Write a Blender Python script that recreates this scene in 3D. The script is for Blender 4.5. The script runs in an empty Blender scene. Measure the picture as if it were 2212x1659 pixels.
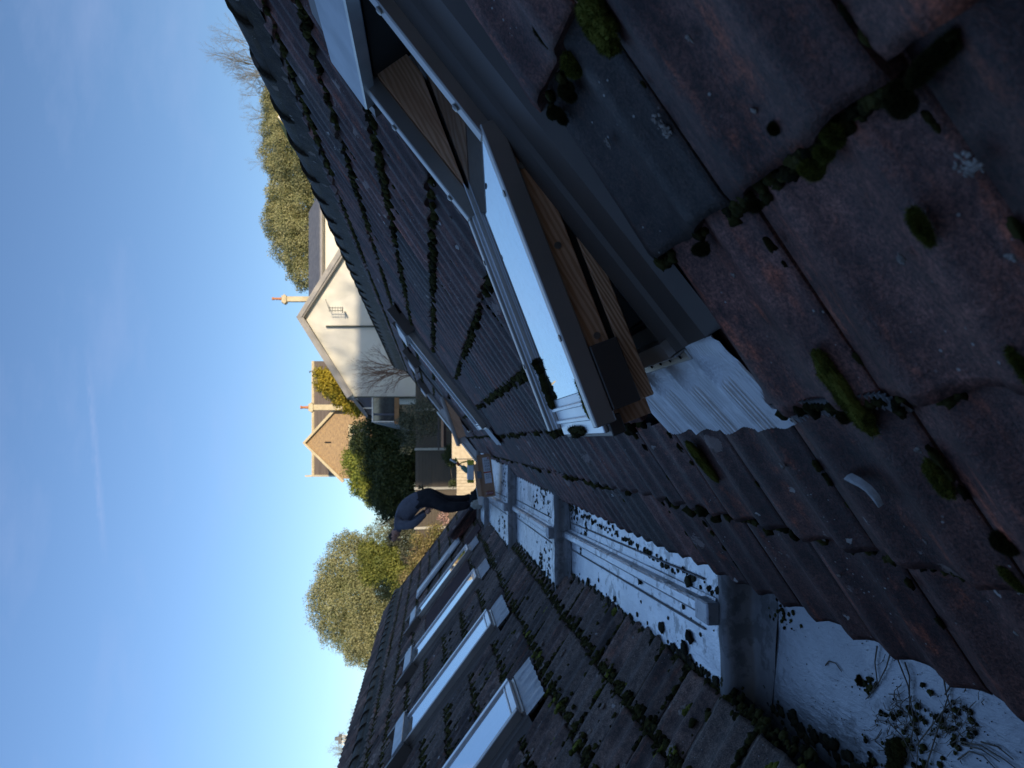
import bpy, bmesh, math, random
import numpy as np
from mathutils import Vector, Matrix
random.seed(7); rng = np.random.default_rng(7)
sc = bpy.context.scene
C = sc.collection

# ------------------------------------------------------------------ camera
F = 1533.0; CX, CY = 1106.0, 829.5; VPX, VPY = 938.0, 950.0     # photograph at 2212 x 1659
_y = np.array([(CY-VPY)/F, (CX-VPX)/F, 1.0]); _y /= np.linalg.norm(_y)
_z = np.array([0, _y[2], -_y[1]]); _z /= np.linalg.norm(_z)
_x = np.cross(_y, _z)
if _x[0] < 0: _x = -_x
B = np.array([_x, _y, _z])
cam_d = bpy.data.cameras.new('camera'); cam = bpy.data.objects.new('camera', cam_d); C.objects.link(cam)
r_, u_, f_ = B[:, 0], B[:, 1], B[:, 2]
cam.matrix_world = Matrix(((-u_[0], r_[0], -f_[0], 0), (-u_[1], r_[1], -f_[1], 0), (-u_[2], r_[2], -f_[2], 0), (0, 0, 0, 1)))
cam_d.sensor_width = 9.8; cam_d.lens = 9.8*F/2212; cam_d.clip_start = 0.02; cam_d.clip_end = 3000
cam_d.dof.use_dof = True; cam_d.dof.focus_distance = 2.0; cam_d.dof.aperture_fstop = 1.9
sc.camera = cam

def ray(x, y): return B @ np.array([(CY-y)/F, (CX-x)/F, 1.0])
def P(x, y, Y): r = ray(x, y); return r*(Y/r[1])               # photo pixel -> point at distance Y

# ------------------------------------------------------------------ world + sun
SUN_EL, SUN_AZ = 11.0, 27.0            # sun low behind the camera, to its right
world = bpy.data.worlds.new('World'); sc.world = world; world.use_nodes = True
nt = world.node_tree; nt.nodes.clear()
wo = nt.nodes.new('ShaderNodeOutputWorld'); bg = nt.nodes.new('ShaderNodeBackground')
sky = nt.nodes.new('ShaderNodeTexSky'); sky.sky_type = 'NISHITA'; sky.sun_disc = False
sky.sun_elevation = math.radians(SUN_EL); sky.sun_rotation = math.radians(180-SUN_AZ)
sky.air_density = 1.0; sky.dust_density = 0.35; sky.ozone_density = 2.2; sky.altitude = 0
bg.inputs['Strength'].default_value = 0.15
geo = nt.nodes.new('ShaderNodeTexCoord')
def wmath(op, a, b=None, c=None):
    n = nt.nodes.new('ShaderNodeMath'); n.operation = op
    for i, v in enumerate((a, b, c)):
        if v is None: continue
        if isinstance(v, (int, float)): n.inputs[i].default_value = v
        else: nt.links.new(v, n.inputs[i])
    return n.outputs[0]
sep = nt.nodes.new('ShaderNodeSeparateXYZ'); nt.links.new(geo.outputs['Generated'], sep.inputs[0])
# thin high cloud veil and a contrail, in sky directions
iy = wmath('DIVIDE', 1.0, wmath('MAXIMUM', sep.outputs[1], 0.05))
sx = wmath('MULTIPLY', sep.outputs[0], iy); sz = wmath('MULTIPLY', sep.outputs[2], iy)
comb = nt.nodes.new('ShaderNodeCombineXYZ'); nt.links.new(wmath('MULTIPLY', sx, 1.0), comb.inputs[0]); nt.links.new(wmath('MULTIPLY', sz, 3.0), comb.inputs[1])
nz = nt.nodes.new('ShaderNodeTexNoise'); nz.inputs['Scale'].default_value = 2.2; nz.inputs['Detail'].default_value = 6; nz.inputs['Roughness'].default_value = .6
nt.links.new(comb.outputs[0], nz.inputs['Vector'])
veil = wmath('MULTIPLY', wmath('MAXIMUM', wmath('SUBTRACT', nz.outputs[0], 0.5), 0.0), 0.75)
A1 = ray(186, 730); A2 = ray(229, 1230); A1 = A1/A1[1]; A2 = A2/A2[1]
tx, tz = A2[0]-A1[0], A2[2]-A1[2]; L_ = math.hypot(tx, tz); tx /= L_; tz /= L_
al = wmath('ADD', wmath('MULTIPLY', wmath('SUBTRACT', sx, float(A1[0])), tx), wmath('MULTIPLY', wmath('SUBTRACT', sz, float(A1[2])), tz))
ac = wmath('ADD', wmath('MULTIPLY', wmath('SUBTRACT', sx, float(A1[0])), -tz), wmath('MULTIPLY', wmath('SUBTRACT', sz, float(A1[2])), tx))
nz2 = nt.nodes.new('ShaderNodeTexNoise'); nz2.inputs['Scale'].default_value = 60; nz2.inputs['Detail'].default_value = 4
nt.links.new(comb.outputs[0], nz2.inputs['Vector'])
ac = wmath('ADD', ac, wmath('MULTIPLY', wmath('SUBTRACT', nz2.outputs[0], .5), .010))
core = wmath('MAXIMUM', wmath('SUBTRACT', 1.0, wmath('DIVIDE', wmath('ABSOLUTE', ac), .006)), 0)
ends = wmath('MULTIPLY', wmath('MINIMUM', wmath('MAXIMUM', wmath('MULTIPLY', al, 9.0), 0), 1), wmath('MINIMUM', wmath('MAXIMUM', wmath('MULTIPLY', wmath('SUBTRACT', L_, al), 14.0), 0), 1))
trail = wmath('MULTIPLY', wmath('MULTIPLY', core, ends), wmath('MULTIPLY', nz2.outputs[0], 0.3))
front = wmath('GREATER_THAN', sep.outputs[1], 0.05)
fac = wmath('MULTIPLY', wmath('MINIMUM', wmath('ADD', veil, trail), .6), front)
mixw = nt.nodes.new('ShaderNodeMixRGB'); mixw.inputs[2].default_value = (2.6, 3.0, 4.6, 1)
hsv = nt.nodes.new('ShaderNodeHueSaturation'); hsv.inputs['Saturation'].default_value = .98; hsv.inputs['Value'].default_value = 1.0
nt.links.new(sky.outputs[0], hsv.inputs['Color'])
tint = nt.nodes.new('ShaderNodeMixRGB'); tint.blend_type = 'MULTIPLY'; tint.inputs[0].default_value = 1; tint.inputs[2].default_value = (.82, .90, 1.07, 1)   # the camera's cool white balance
nt.links.new(hsv.outputs[0], tint.inputs[1]); nt.links.new(fac, mixw.inputs[0]); nt.links.new(tint.outputs[0], mixw.inputs[1])
nt.links.new(mixw.outputs[0], bg.inputs['Color']); nt.links.new(bg.outputs[0], wo.inputs['Surface'])

sun_d = bpy.data.lights.new('sun', 'SUN'); sun = bpy.data.objects.new('sun', sun_d); C.objects.link(sun)
sun_d.energy = 3.8; sun_d.angle = math.radians(0.55); sun_d.color = (1.0, 0.83, 0.60)
e, a = math.radians(SUN_EL), math.radians(SUN_AZ)
to_sun = Vector((math.sin(a)*math.cos(e), -math.cos(a)*math.cos(e), math.sin(e)))
sun.rotation_euler = to_sun.to_track_quat('Z', 'Y').to_euler()
sc.view_settings.view_transform = 'Standard'; sc.view_settings.look = 'None'
sc.view_settings.exposure = 0.42; sc.view_settings.gamma = 1.0
sc.cycles.use_denoising = True; sc.cycles.max_bounces = 6; sc.cycles.diffuse_bounces = 3; sc.cycles.glossy_bounces = 4
sc.cycles.sample_clamp_indirect = 4

# ------------------------------------------------------------------ helpers
def tag(o, label=None, cat=None, group=None, kind=None):
    if label: o['label'] = label
    if cat: o['category'] = cat
    if group: o['group'] = group
    if kind: o['kind'] = kind
    return o
def obj(name, me, parent=None):
    o = bpy.data.objects.new(name, me); C.objects.link(o)
    if parent is not None: o.parent = parent
    return o
def empty(name, loc=(0, 0, 0), mat=None):
    o = bpy.data.objects.new(name, None); C.objects.link(o); o.empty_display_size = .1
    if mat is not None: o.matrix_world = mat
    else: o.location = loc
    return o
class MB:
    def __init__(s): s.v = []; s.f = []; s.m = []
    def add(s, vs, fs, mi=0):
        n = len(s.v); s.v += [tuple(v) for v in vs]; s.f += [tuple(i+n for i in f) for f in fs]; s.m += [mi]*len(fs); return s
    def box(s, x0, x1, y0, y1, z0, z1, M=None, mi=0):
        vs = [Vector((x, y, z)) for z in (z0, z1) for y in (y0, y1) for x in (x0, x1)]
        if M is not None: vs = [M @ v for v in vs]
        return s.add(vs, [(0, 2, 3, 1), (4, 5, 7, 6), (0, 1, 5, 4), (2, 6, 7, 3), (0, 4, 6, 2), (1, 3, 7, 5)], mi)
    def prism(s, poly, d, mi=0):               # poly: list of 3D pts, d: extrude vector
        n = len(poly); p = [Vector(q) for q in poly]; d = Vector(d)
        return s.add(p+[q+d for q in p], [tuple(range(n)), tuple(range(2*n-1, n-1, -1))]+[(i, i+n, (i+1) % n+n, (i+1) % n) for i in range(n)], mi)
    def tube(s, pts, rad, n=6, mi=0, caps=True):
        pts = [Vector(p) for p in pts]
        if not hasattr(rad, '__len__'): rad = [rad]*len(pts)
        vs = []
        for i, p in enumerate(pts):
            t = (pts[min(i+1, len(pts)-1)]-pts[max(i-1, 0)])
            if t.length < 1e-9: t = Vector((0, 0, 1))
            t.normalize(); up = Vector((0, 0, 1)) if abs(t.z) < .9 else Vector((1, 0, 0))
            a_ = t.cross(up).normalized(); b_ = t.cross(a_)
            for k in range(n):
                q = 2*math.pi*k/n; vs.append(p+(a_*math.cos(q)+b_*math.sin(q))*rad[i])
        fs = [(i*n+k, i*n+(k+1) % n, (i+1)*n+(k+1) % n, (i+1)*n+k) for i in range(len(pts)-1) for k in range(n)]
        if caps: fs += [tuple(range(n-1, -1, -1)), tuple((len(pts)-1)*n+k for k in range(n))]
        return s.add(vs, fs, mi)
    def lathe(s, prof, c, n=12, mi=0):
        c = Vector(c); vs = [c+Vector((r*math.cos(2*math.pi*k/n), r*math.sin(2*math.pi*k/n), z)) for r, z in prof for k in range(n)]
        fs = [(i*n+k, i*n+(k+1) % n, (i+1)*n+(k+1) % n, (i+1)*n+k) for i in range(len(prof)-1) for k in range(n)]
        fs += [tuple(range(n-1, -1, -1)), tuple((len(prof)-1)*n+k for k in range(n))]
        return s.add(vs, fs, mi)
    def build(s, name, mats, parent=None, smooth=False, bevel=0):
        me = bpy.data.meshes.new(name); me.from_pydata(s.v, [], s.f)
        for m_ in (mats if isinstance(mats, (list, tuple)) else [mats]): me.materials.append(m_)
        if any(s.m): me.polygons.foreach_set('material_index', s.m)
        bm = bmesh.new(); bm.from_mesh(me); bmesh.ops.recalc_face_normals(bm, faces=bm.faces)
        if bevel: bmesh.ops.bevel(bm, geom=bm.edges[:], offset=bevel, segments=1, affect='EDGES')
        bm.to_mesh(me); bm.free()
        if smooth: me.polygons.foreach_set('use_smooth', [True]*len(me.polygons))
        me.update(); return obj(name, me, parent)
def fast_mesh(name, V, Q, mat, parent=None, smooth=False, attr=None):
    V = np.asarray(V, dtype=np.float32); Q = np.asarray(Q, dtype=np.int32); k = Q.shape[1]
    me = bpy.data.meshes.new(name); me.vertices.add(len(V)); me.vertices.foreach_set('co', V.ravel())
    me.loops.add(Q.size); me.loops.foreach_set('vertex_index', Q.ravel())
    me.polygons.add(len(Q)); me.polygons.foreach_set('loop_start', np.arange(0, Q.size, k, dtype=np.int32))
    me.update(calc_edges=True); me.materials.append(mat)
    if smooth: me.polygons.foreach_set('use_smooth', [True]*len(Q))
    if attr is not None:
        at = me.attributes.new('rnd', 'FLOAT', 'POINT'); at.data.foreach_set('value', np.asarray(attr, dtype=np.float32))
    return obj(name, me, parent)

# ------------------------------------------------------------------ materials
class NM:
    def __init__(s, name):
        s.m = bpy.data.materials.new(name); s.m.use_nodes = True; s.t = s.m.node_tree
        s.b = s.t.nodes['Principled BSDF']; s.o = s.t.nodes['Material Output']
    def n(s, ty, **kw):
        nd = s.t.nodes.new(ty)
        for k, v in kw.items():
            if k.startswith('i_'):
                key = k[2:].replace('_', ' '); nd.inputs[key].default_value = v
            else: setattr(nd, k, v)
        return nd
    def l(s, a_, b_): s.t.links.new(a_, b_)
    def math(s, op, a_, b_=None, c_=None, clamp=False):
        nd = s.t.nodes.new('ShaderNodeMath'); nd.operation = op; nd.use_clamp = clamp
        for i, v in enumerate((a_, b_, c_)):
            if v is None: continue
            if isinstance(v, (int, float)): nd.inputs[i].default_value = v
            else: s.l(v, nd.inputs[i])
        return nd.outputs[0]
    def mix(s, f, a_, b_, mode='MIX'):
        nd = s.t.nodes.new('ShaderNodeMixRGB'); nd.blend_type = mode
        for i, v in enumerate((f, a_, b_)):
            if isinstance(v, (int, float)): nd.inputs[i].default_value = v
            elif isinstance(v, (tuple, list)): nd.inputs[i].default_value = (*v[:3], 1)
            else: s.l(v, nd.inputs[i])
        return nd.outputs[0]
    def ramp(s, f, lo, hi): # smoothstep
        nd = s.t.nodes.new('ShaderNodeMapRange'); nd.interpolation_type = 'SMOOTHSTEP'
        s.l(f, nd.inputs[0]); nd.inputs[1].default_value = lo; nd.inputs[2].default_value = hi
        return nd.outputs[0]
    def noise(s, vec, scale, detail=4, rough=.55, dist=0):
        nd = s.t.nodes.new('ShaderNodeTexNoise'); nd.inputs['Scale'].default_value = scale; nd.inputs['Detail'].default_value = detail
        nd.inputs['Roughness'].default_value = rough; nd.inputs['Distortion'].default_value = dist
        if vec is not None: s.l(vec, nd.inputs['Vector'])
        return nd.outputs[0]
    def coord(s, scale=(1, 1, 1), rnd=True, attr=False):
        tc = s.t.nodes.new('ShaderNodeTexCoord'); mp = s.t.nodes.new('ShaderNodeMapping'); mp.inputs['Scale'].default_value = scale
        s.l(tc.outputs['Object'], mp.inputs['Vector'])
        if not rnd: return mp.outputs[0]
        oi = s.t.nodes.new('ShaderNodeObjectInfo'); r = oi.outputs['Random']
        if attr:
            at = s.t.nodes.new('ShaderNodeAttribute'); at.attribute_name = 'rnd'; r = s.math('FRACT', s.math('ADD', r, at.outputs['Fac']))
        s.r = r
        add = s.t.nodes.new('ShaderNodeVectorMath'); add.operation = 'ADD'
        sc_ = s.t.nodes.new('ShaderNodeVectorMath'); sc_.operation = 'SCALE'; sc_.inputs[0].default_value = (31.7, 17.3, 23.1); s.l(r, sc_.inputs['Scale'])
        s.l(mp.outputs[0], add.inputs[0]); s.l(sc_.outputs[0], add.inputs[1]); return add.outputs[0]
    def bump(s, h, strength=.5, dist=.01):
        nd = s.t.nodes.new('ShaderNodeBump'); nd.inputs['Strength'].default_value = strength; nd.inputs['Distance'].default_value = dist
        s.l(h, nd.inputs['Height']); s.l(nd.outputs[0], s.b.inputs['Normal']); return nd
    def base(s, c, rough=.6, metal=0, spec=.5):
        if isinstance(c, (tuple, list)): s.b.inputs['Base Color'].default_value = (*c[:3], 1)
        else: s.l(c, s.b.inputs['Base Color'])
        if isinstance(rough, (int, float)): s.b.inputs['Roughness'].default_value = rough
        else: s.l(rough, s.b.inputs['Roughness'])
        s.b.inputs['Metallic'].default_value = metal; s.b.inputs['Specular IOR Level'].default_value = spec

def simple(name, c1, c2, scale=8, rough=.7, metal=0, spec=.4, bump=.2, bscale=60, bd=.003, stretch=(1, 1, 1)):
    k = NM(name); v = k.coord(stretch); n1 = k.noise(v, scale, 5)
    k.base(k.mix(k.ramp(n1, .3, .7), c1, c2), rough, metal, spec)
    if bump: k.bump(k.noise(v, bscale, 3), bump, bd)
    return k.m

def tile_mat(name, ca, cb, rust, grey, greyat, lich):
    k = NM(name); v = k.coord(attr=True); r = k.r
    big = k.noise(v, 5, 5, .6); mid = k.noise(v, 17, 6, .65, .4); fine = k.noise(v, 190, 3, .8)
    col = k.mix(k.ramp(big, .35, .68), ca, cb)
    # streaks that run down the slope (local x is the slope)
    mp = k.t.nodes.new('ShaderNodeMapping'); mp.inputs['Scale'].default_value = (2.2, 16, 1); k.l(v, mp.inputs['Vector'])
    st = k.noise(mp.outputs[0], 1.6, 4, .6)
    col = k.mix(k.math('MULTIPLY', k.ramp(k.math('MULTIPLY', st, k.math('ADD', mid, .5)), .54, .75), .75), col, rust)
    g = k.math('GREATER_THAN', r, greyat); gm = k.math('MULTIPLY', g, .8)
    col = k.mix(gm, col, grey)
    col = k.mix(k.math('MULTIPLY', k.ramp(k.noise(v, 9, 4), .58, .72), .55), col, (ca[0]*.4, ca[1]*.45, ca[2]*.5))
    col = k.mix(1.0, col, k.mix(k.ramp(fine, .30, .72), (.38, .38, .42), (1.8, 1.7, 1.65)), 'MULTIPLY')
    col = k.mix(1.0, col, k.mix(k.ramp(k.noise(v, 42, 5, .75), .3, .7), (.55, .55, .58), (1.5, 1.42, 1.38)), 'MULTIPLY')
    br = k.math('ADD', .55, k.math('MULTIPLY', k.math('FRACT', k.math('MULTIPLY', r, 13.7)), .85))
    brc = k.t.nodes.new('ShaderNodeCombineColor')
    for i in range(3): k.l(br, brc.inputs[i])
    col = k.mix(1.0, col, brc.outputs[0], 'MULTIPLY')
    vo = k.t.nodes.new('ShaderNodeTexVoronoi'); vo.inputs['Scale'].default_value = 12; k.l(v, vo.inputs['Vector'])
    wob = k.math('ADD', vo.outputs['Distance'], k.math('MULTIPLY', k.math('SUBTRACT', k.noise(v, 90, 3, .7), .5), .34))
    spot = k.math('MULTIPLY', k.math('LESS_THAN', wob, .11), k.ramp(k.noise(v, 3.1, 2), .53, .60))
    col = k.mix(k.math('MULTIPLY', spot, lich), col, (.50, .46, .42))
    vo2 = k.t.nodes.new('ShaderNodeTexVoronoi'); vo2.inputs['Scale'].default_value = 55; k.l(v, vo2.inputs['Vector'])
    sp2 = k.math('MULTIPLY', k.math('LESS_THAN', vo2.outputs['Distance'], .12), k.ramp(k.noise(v, 7, 3), .55, .62))
    col = k.mix(k.math('MULTIPLY', sp2, .55), col, (.60, .60, .56))
    vo3 = k.t.nodes.new('ShaderNodeTexVoronoi'); vo3.inputs['Scale'].default_value = 5.5; k.l(v, vo3.inputs['Vector'])
    b3 = k.math('ADD', vo3.outputs['Distance'], k.math('MULTIPLY', k.math('SUBTRACT', k.noise(v, 38, 4, .75), .5), .42))
    ring = k.math('MULTIPLY', k.ramp(b3, .17, .12), k.ramp(k.math('FRACT', k.math('MULTIPLY', r, 5.3)), .45, .55))
    col = k.mix(k.math('MULTIPLY', ring, lich*.6), col, (.42, .33, .29))
    k.base(col, k.math('ADD', .42, k.math('MULTIPLY', mid, .3)), 0, .5)
    k.bump(k.math('ADD', k.math('MULTIPLY', fine, .7), k.math('MULTIPLY', k.noise(v, 60, 4, .7), .7)), .8, .0032)
    return k.m
M_tileR = tile_mat('tile_plum', (.056, .024, .020), (.150, .072, .057), (.34, .10, .05), (.060, .052, .044), .86, 1.0)
M_tileL = tile_mat('tile_slate_grey', (.062, .041, .032), (.200, .140, .108), (.24, .10, .06), (.14, .115, .092), .6, 1.0)
M_tileD = tile_mat('tile_edge', (.020, .016, .011), (.050, .040, .026), (.06, .052, .022), (.03, .03, .022), .6, .5)
for m_ in (M_tileD,): m_.node_tree.nodes['Principled BSDF'].inputs['Specular IOR Level'].default_value = .08

def moss_mat(name, c1, c2):
    k = NM(name); v = k.coord(rnd=False); gi = k.t.nodes.new('ShaderNodeNewGeometry')
    n_ = k.noise(v, 60, 4, .7); f = k.math('ADD', k.math('MULTIPLY', gi.outputs['Random Per Island'], .5), k.math('MULTIPLY', n_, .6), clamp=True)
    k.base(k.mix(k.ramp(f, .25, .8), c1, c2), .95, 0, .1); k.bump(k.noise(v, 220, 4, .8), 1.0, .006); return k.m
M_moss = moss_mat('moss_dark', (.018, .017, .008), (.095, .088, .028))
M_mossG = moss_mat('moss_green', (.05, .06, .012), (.30, .31, .06))

def lead_mat(name, c1, c2, metal, rough, dirt=.5, stain=(.05, .05, .055), bs=.35):
    k = NM(name); v = k.coord(rnd=False); big = k.noise(v, 2.3, 5, .6); mid = k.noise(v, 14, 5, .65)
    col = k.mix(k.ramp(big, .3, .7), c1, c2)
    d = k.ramp(k.math('ADD', k.math('MULTIPLY', big, .55), k.math('MULTIPLY', mid, .5)), .54, .60)
    col = k.mix(k.math('MULTIPLY', d, dirt), col, stain)
    vo = k.t.nodes.new('ShaderNodeTexVoronoi'); vo.inputs['Scale'].default_value = 46; k.l(v, vo.inputs['Vector'])
    sp = k.math('MULTIPLY', k.math('LESS_THAN', k.math('ADD', vo.outputs['Distance'], k.math('MULTIPLY', mid, .25)), .19), dirt)
    col = k.mix(sp, col, (.06, .06, .065))
    k.base(col, k.math('ADD', rough, k.math('MULTIPLY', mid, .22)), metal, .5)
    mp = k.t.nodes.new('ShaderNodeMapping'); mp.inputs['Scale'].default_value = (1, .35, 1); k.l(v, mp.inputs['Vector'])
    k.bump(k.math('ADD', k.math('ADD', k.noise(mp.outputs[0], 45, 4, .7), k.math('MULTIPLY', big, .7)), k.math('MULTIPLY', k.noise(mp.outputs[0], 9, 3, .5), 1.4)), bs, .008); return k.m
M_lead = lead_mat('wet_lead', (.58, .60, .63), (.78, .79, .81), .9, .24, .55, (.10, .10, .10), .6)
M_leadN = lead_mat('dull_lead', (.36, .37, .39), (.50, .51, .53), .75, .34, .45, (.09, .09, .09), .7)
M_leadD = lead_mat('dirty_lead', (.15, .145, .14), (.28, .27, .27), .4, .5, .5, (.06, .06, .055))
M_apron = lead_mat('pleated_lead', (.78, .79, .80), (.90, .90, .90), .85, .36, .15, (.3, .3, .3), .1)
M_apronL = lead_mat('aged_lead', (.34, .35, .37), (.46, .47, .49), .7, .42, .3, (.12, .12, .12), .4)
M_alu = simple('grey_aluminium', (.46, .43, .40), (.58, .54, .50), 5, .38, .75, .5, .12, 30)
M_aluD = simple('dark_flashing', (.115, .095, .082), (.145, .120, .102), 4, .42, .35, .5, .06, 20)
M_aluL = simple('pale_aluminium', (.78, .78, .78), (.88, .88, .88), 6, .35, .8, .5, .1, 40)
M_hood = simple('weathered_hood_metal', (.38, .40, .42), (.52, .54, .56), 7, .40, .7, .5, .15, 25)
M_black = simple('rubber_gasket', (.008, .008, .008), (.02, .018, .016), 12, .8)
M_under = simple('roofing_felt', (.012, .011, .011), (.022, .020, .020), 6, .9)
M_plaster = simple('white_plaster', (.82, .83, .84), (.88, .89, .90), 3, .7, bump=.05)
M_white = simple('white_paint', (.70, .69, .66), (.78, .77, .74), 5, .55, bump=.05)
M_brass = simple('aged_brass', (.10, .075, .035), (.20, .15, .07), 20, .4, .7)
M_steel = simple('screw_steel', (.30, .28, .25), (.45, .42, .38), 30, .35, .9, bump=0)
M_card = simple('cardboard', (.36, .205, .12), (.42, .25, .15), 9, .85, bump=.1)
M_paper = simple('label_paper', (.62, .62, .64), (.68, .68, .70), 5, .6, bump=0)
M_redp = simple('red_print', (.45, .06, .03), (.50, .08, .04), 5, .6, bump=0)
M_redd = simple('dull_red_print', (.22, .045, .035), (.26, .06, .045), 5, .6, bump=0)
M_greyp = simple('grey_print', (.16, .17, .20), (.20, .21, .24), 5, .6, bump=0)
M_felt = simple('reddish_felt', (.050, .024, .024), (.080, .038, .034), 6, .9)

def wood_mat(name, c1, c2, c3, sx=3.0, ring=22):
    k = NM(name); v = k.coord((1, 1, 1)); mp = k.t.nodes.new('ShaderNodeMapping'); mp.inputs['Scale'].default_value = (sx*.25, 9, 9); k.l(v, mp.inputs['Vector'])
    mp.inputs['Scale'].default_value = (sx*.22, 3.2, 4.1)
    w = k.t.nodes.new('ShaderNodeTexWave'); w.wave_type = 'BANDS'; w.bands_direction = 'DIAGONAL'; w.inputs['Scale'].default_value = ring*1.5; w.inputs['Distortion'].default_value = 7.5
    w.inputs['Detail'].default_value = 2.5; w.inputs['Detail Scale'].default_value = .45; w.inputs['Detail Roughness'].default_value = .6; k.l(mp.outputs[0], w.inputs['Vector'])
    n_ = k.noise(mp.outputs[0], 3, 4); f = k.noise(mp.outputs[0], 40, 3)
    col = k.mix(k.ramp(w.outputs['Fac'], .25, .9), c1, c2); col = k.mix(k.math('MULTIPLY', k.ramp(n_, .5, .75), .6), col, c3)
    col = k.mix(.25, col, k.mix(f, (.2, .2, .2), (1, 1, 1)), 'MULTIPLY')
    k.base(col, .6, 0, .35); k.bump(w.outputs['Fac'], .15, .002); return k.m
M_wood = wood_mat('pine_brown', (.88, .52, .32), (.68, .34, .18), (.52, .24, .12), 3, 9)
M_wood2 = wood_mat('pine_pale', (.92, .60, .38), (.56, .27, .14), (.66, .38, .22), 2.0, 14)
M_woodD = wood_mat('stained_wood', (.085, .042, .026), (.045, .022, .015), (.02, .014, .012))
M_woodG = wood_mat('weathered_wood', (.20, .17, .17), (.10, .085, .085), (.06, .052, .052))

def glass_mat(name, opaque=.82):
    k = NM(name); v = k.coord(rnd=False); n_ = k.noise(v, 30, 6, .75)
    mp = k.t.nodes.new('ShaderNodeMapping'); mp.inputs['Scale'].default_value = (8, 90, 8); k.l(v, mp.inputs['Vector'])
    sp = k.noise(mp.outputs[0], 6, 4, .8)
    g = k.t.nodes.new('ShaderNodeBsdfGlossy'); g.inputs['Color'].default_value = (.80, .86, .92, 1)
    k.l(k.math('MULTIPLY', k.ramp(k.math('MULTIPLY', n_, sp), .2, .5), .16), g.inputs['Roughness'])
    t = k.t.nodes.new('ShaderNodeBsdfTransparent'); t.inputs['Color'].default_value = (.75, .8, .8, 1)
    d = k.t.nodes.new('ShaderNodeBsdfDiffuse'); d.inputs['Color'].default_value = (.35, .37, .38, 1)
    m1 = k.t.nodes.new('ShaderNodeMixShader'); m1.inputs[0].default_value = opaque; k.l(t.outputs[0], m1.inputs[1]); k.l(g.outputs[0], m1.inputs[2])
    m2 = k.t.nodes.new('ShaderNodeMixShader'); k.l(k.math('MULTIPLY', k.ramp(sp, .52, .75), .5), m2.inputs[0]); k.l(m1.outputs[0], m2.inputs[1]); k.l(d.outputs[0], m2.inputs[2])
    k.l(m2.outputs[0], k.o.inputs['Surface']); return k.m
M_glass = glass_mat('sky_reflecting_glass')
M_glassW = simple('dark_window_glass', (.03, .035, .04), (.06, .07, .075), 3, .05, 0, 1.0, 0)

# ------------------------------------------------------------------ roof frames
TH = math.radians(38); cT, sT = math.cos(TH), math.sin(TH)
ERx, ERz = -.47, -1.0; ALx, ALz = -1.53, -.707
MR = Matrix(((cT, 0, -sT, ERx), (0, 1, 0, 0), (sT, 0, cT, ERz), (0, 0, 0, 1)))
ML = Matrix(((-cT, 0, sT, ALx), (0, -1, 0, 0), (sT, 0, cT, ALz), (0, 0, 0, 1)))   # local y = -world y
def Rxy(x, y, h=0):
    n = np.array([-sT, 0, cT]); o = np.array([ERx, 0, ERz])+h*n; r = ray(x, y); q = r*(n@o)/(n@r); return float((q-o)@np.array([cT, 0, sT])), float(q[1])
def Lxy(x, y, h=0):
    n = np.array([sT, 0, cT]); o = np.array([ALx, 0, ALz])+h*n; r = ray(x, y); q = r*(n@o)/(n@r); return float((q-o)@np.array([-cT, 0, sT])), float(q[1])
YE = 17.0

# gutter bed heights:  (y0, y1, z0, z1)
BED = [(-1.5, 2.72, -1.27, -1.25), (2.72, 5.66, -1.13, -1.06), (5.66, 8.42, -.965, -.955), (8.42, 11.4, -.875, -.86), (11.4, 12.35, -.80, -.795)]
def bed_z(y):
    for y0, y1, z0, z1 in BED:
        if y0 <= y < y1: return z0+(z1-z0)*(y-y0)/(y1-y0)
    return -.76

# ------------------------------------------------------------------ tiles
W_T, G_T, L_T = .33, .33, .415
def tile_mesh(seed, mat, amp=.026):
    r = random.Random(seed); N = 16; v = []; f = []
    def prof(u):
        t = (u/W_T*2) % 1.0
        return amp*(max(0, math.cos(2*math.pi*(t-.5)))**1.2) - .007*max(0, math.cos(2*math.pi*t)) - .006
    us = [.003+(W_T-.005)*i/N for i in range(N+1)]
    j = [r.uniform(-.002, .002) for _ in us]
    rows = [(0+0, 0), (.02, .0015), (L_T, 0)]
    for ri, (s, dz) in enumerate(rows):
        for i, u in enumerate(us):
            ss = s + (j[i]+.004*math.sin(i*.7+seed) if ri == 0 else 0)
            h = prof(u) + dz - (.0025 if ri == 0 else 0); v.append((ss, u, h))
    for ri in range(2):
        for i in range(N): f.append((ri*(N+1)+i, (ri+1)*(N+1)+i, (ri+1)*(N+1)+i+1, ri*(N+1)+i+1))
    nb = len(v)
    for i, u in enumerate(us): v.append((v[i][0]+.004, u, v[i][2]-.020))
    for i in range(N): f.append((nb+i, i, i+1, nb+i+1))
    # side edges
    for col in (0, N):
        n0 = len(v); v += [(v[0+col][0]+.004, us[col], v[col][2]-.02), (L_T, us[col], v[2*(N+1)+col][2]-.02)]
        q = (col, (N+1)+col, 2*(N+1)+col, n0+1, n0); f.append(q if col == N else q[::-1])
    me = bpy.data.meshes.new('tile'); me.from_pydata(v, [], f); me.materials.append(mat)
    sm = [True]*(2*N)+[False]*(len(f)-2*N); me.polygons.foreach_set('use_smooth', sm); me.update()
    return me
def holes_hit(holes, s0, s1, y0, y1):
    for (a0, a1, b0, b1) in holes:
        if s0 < a1-.02 and s1 > a0+.02 and y0 < b1-.02 and y1 > b0+.02: return True
    return False
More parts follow.
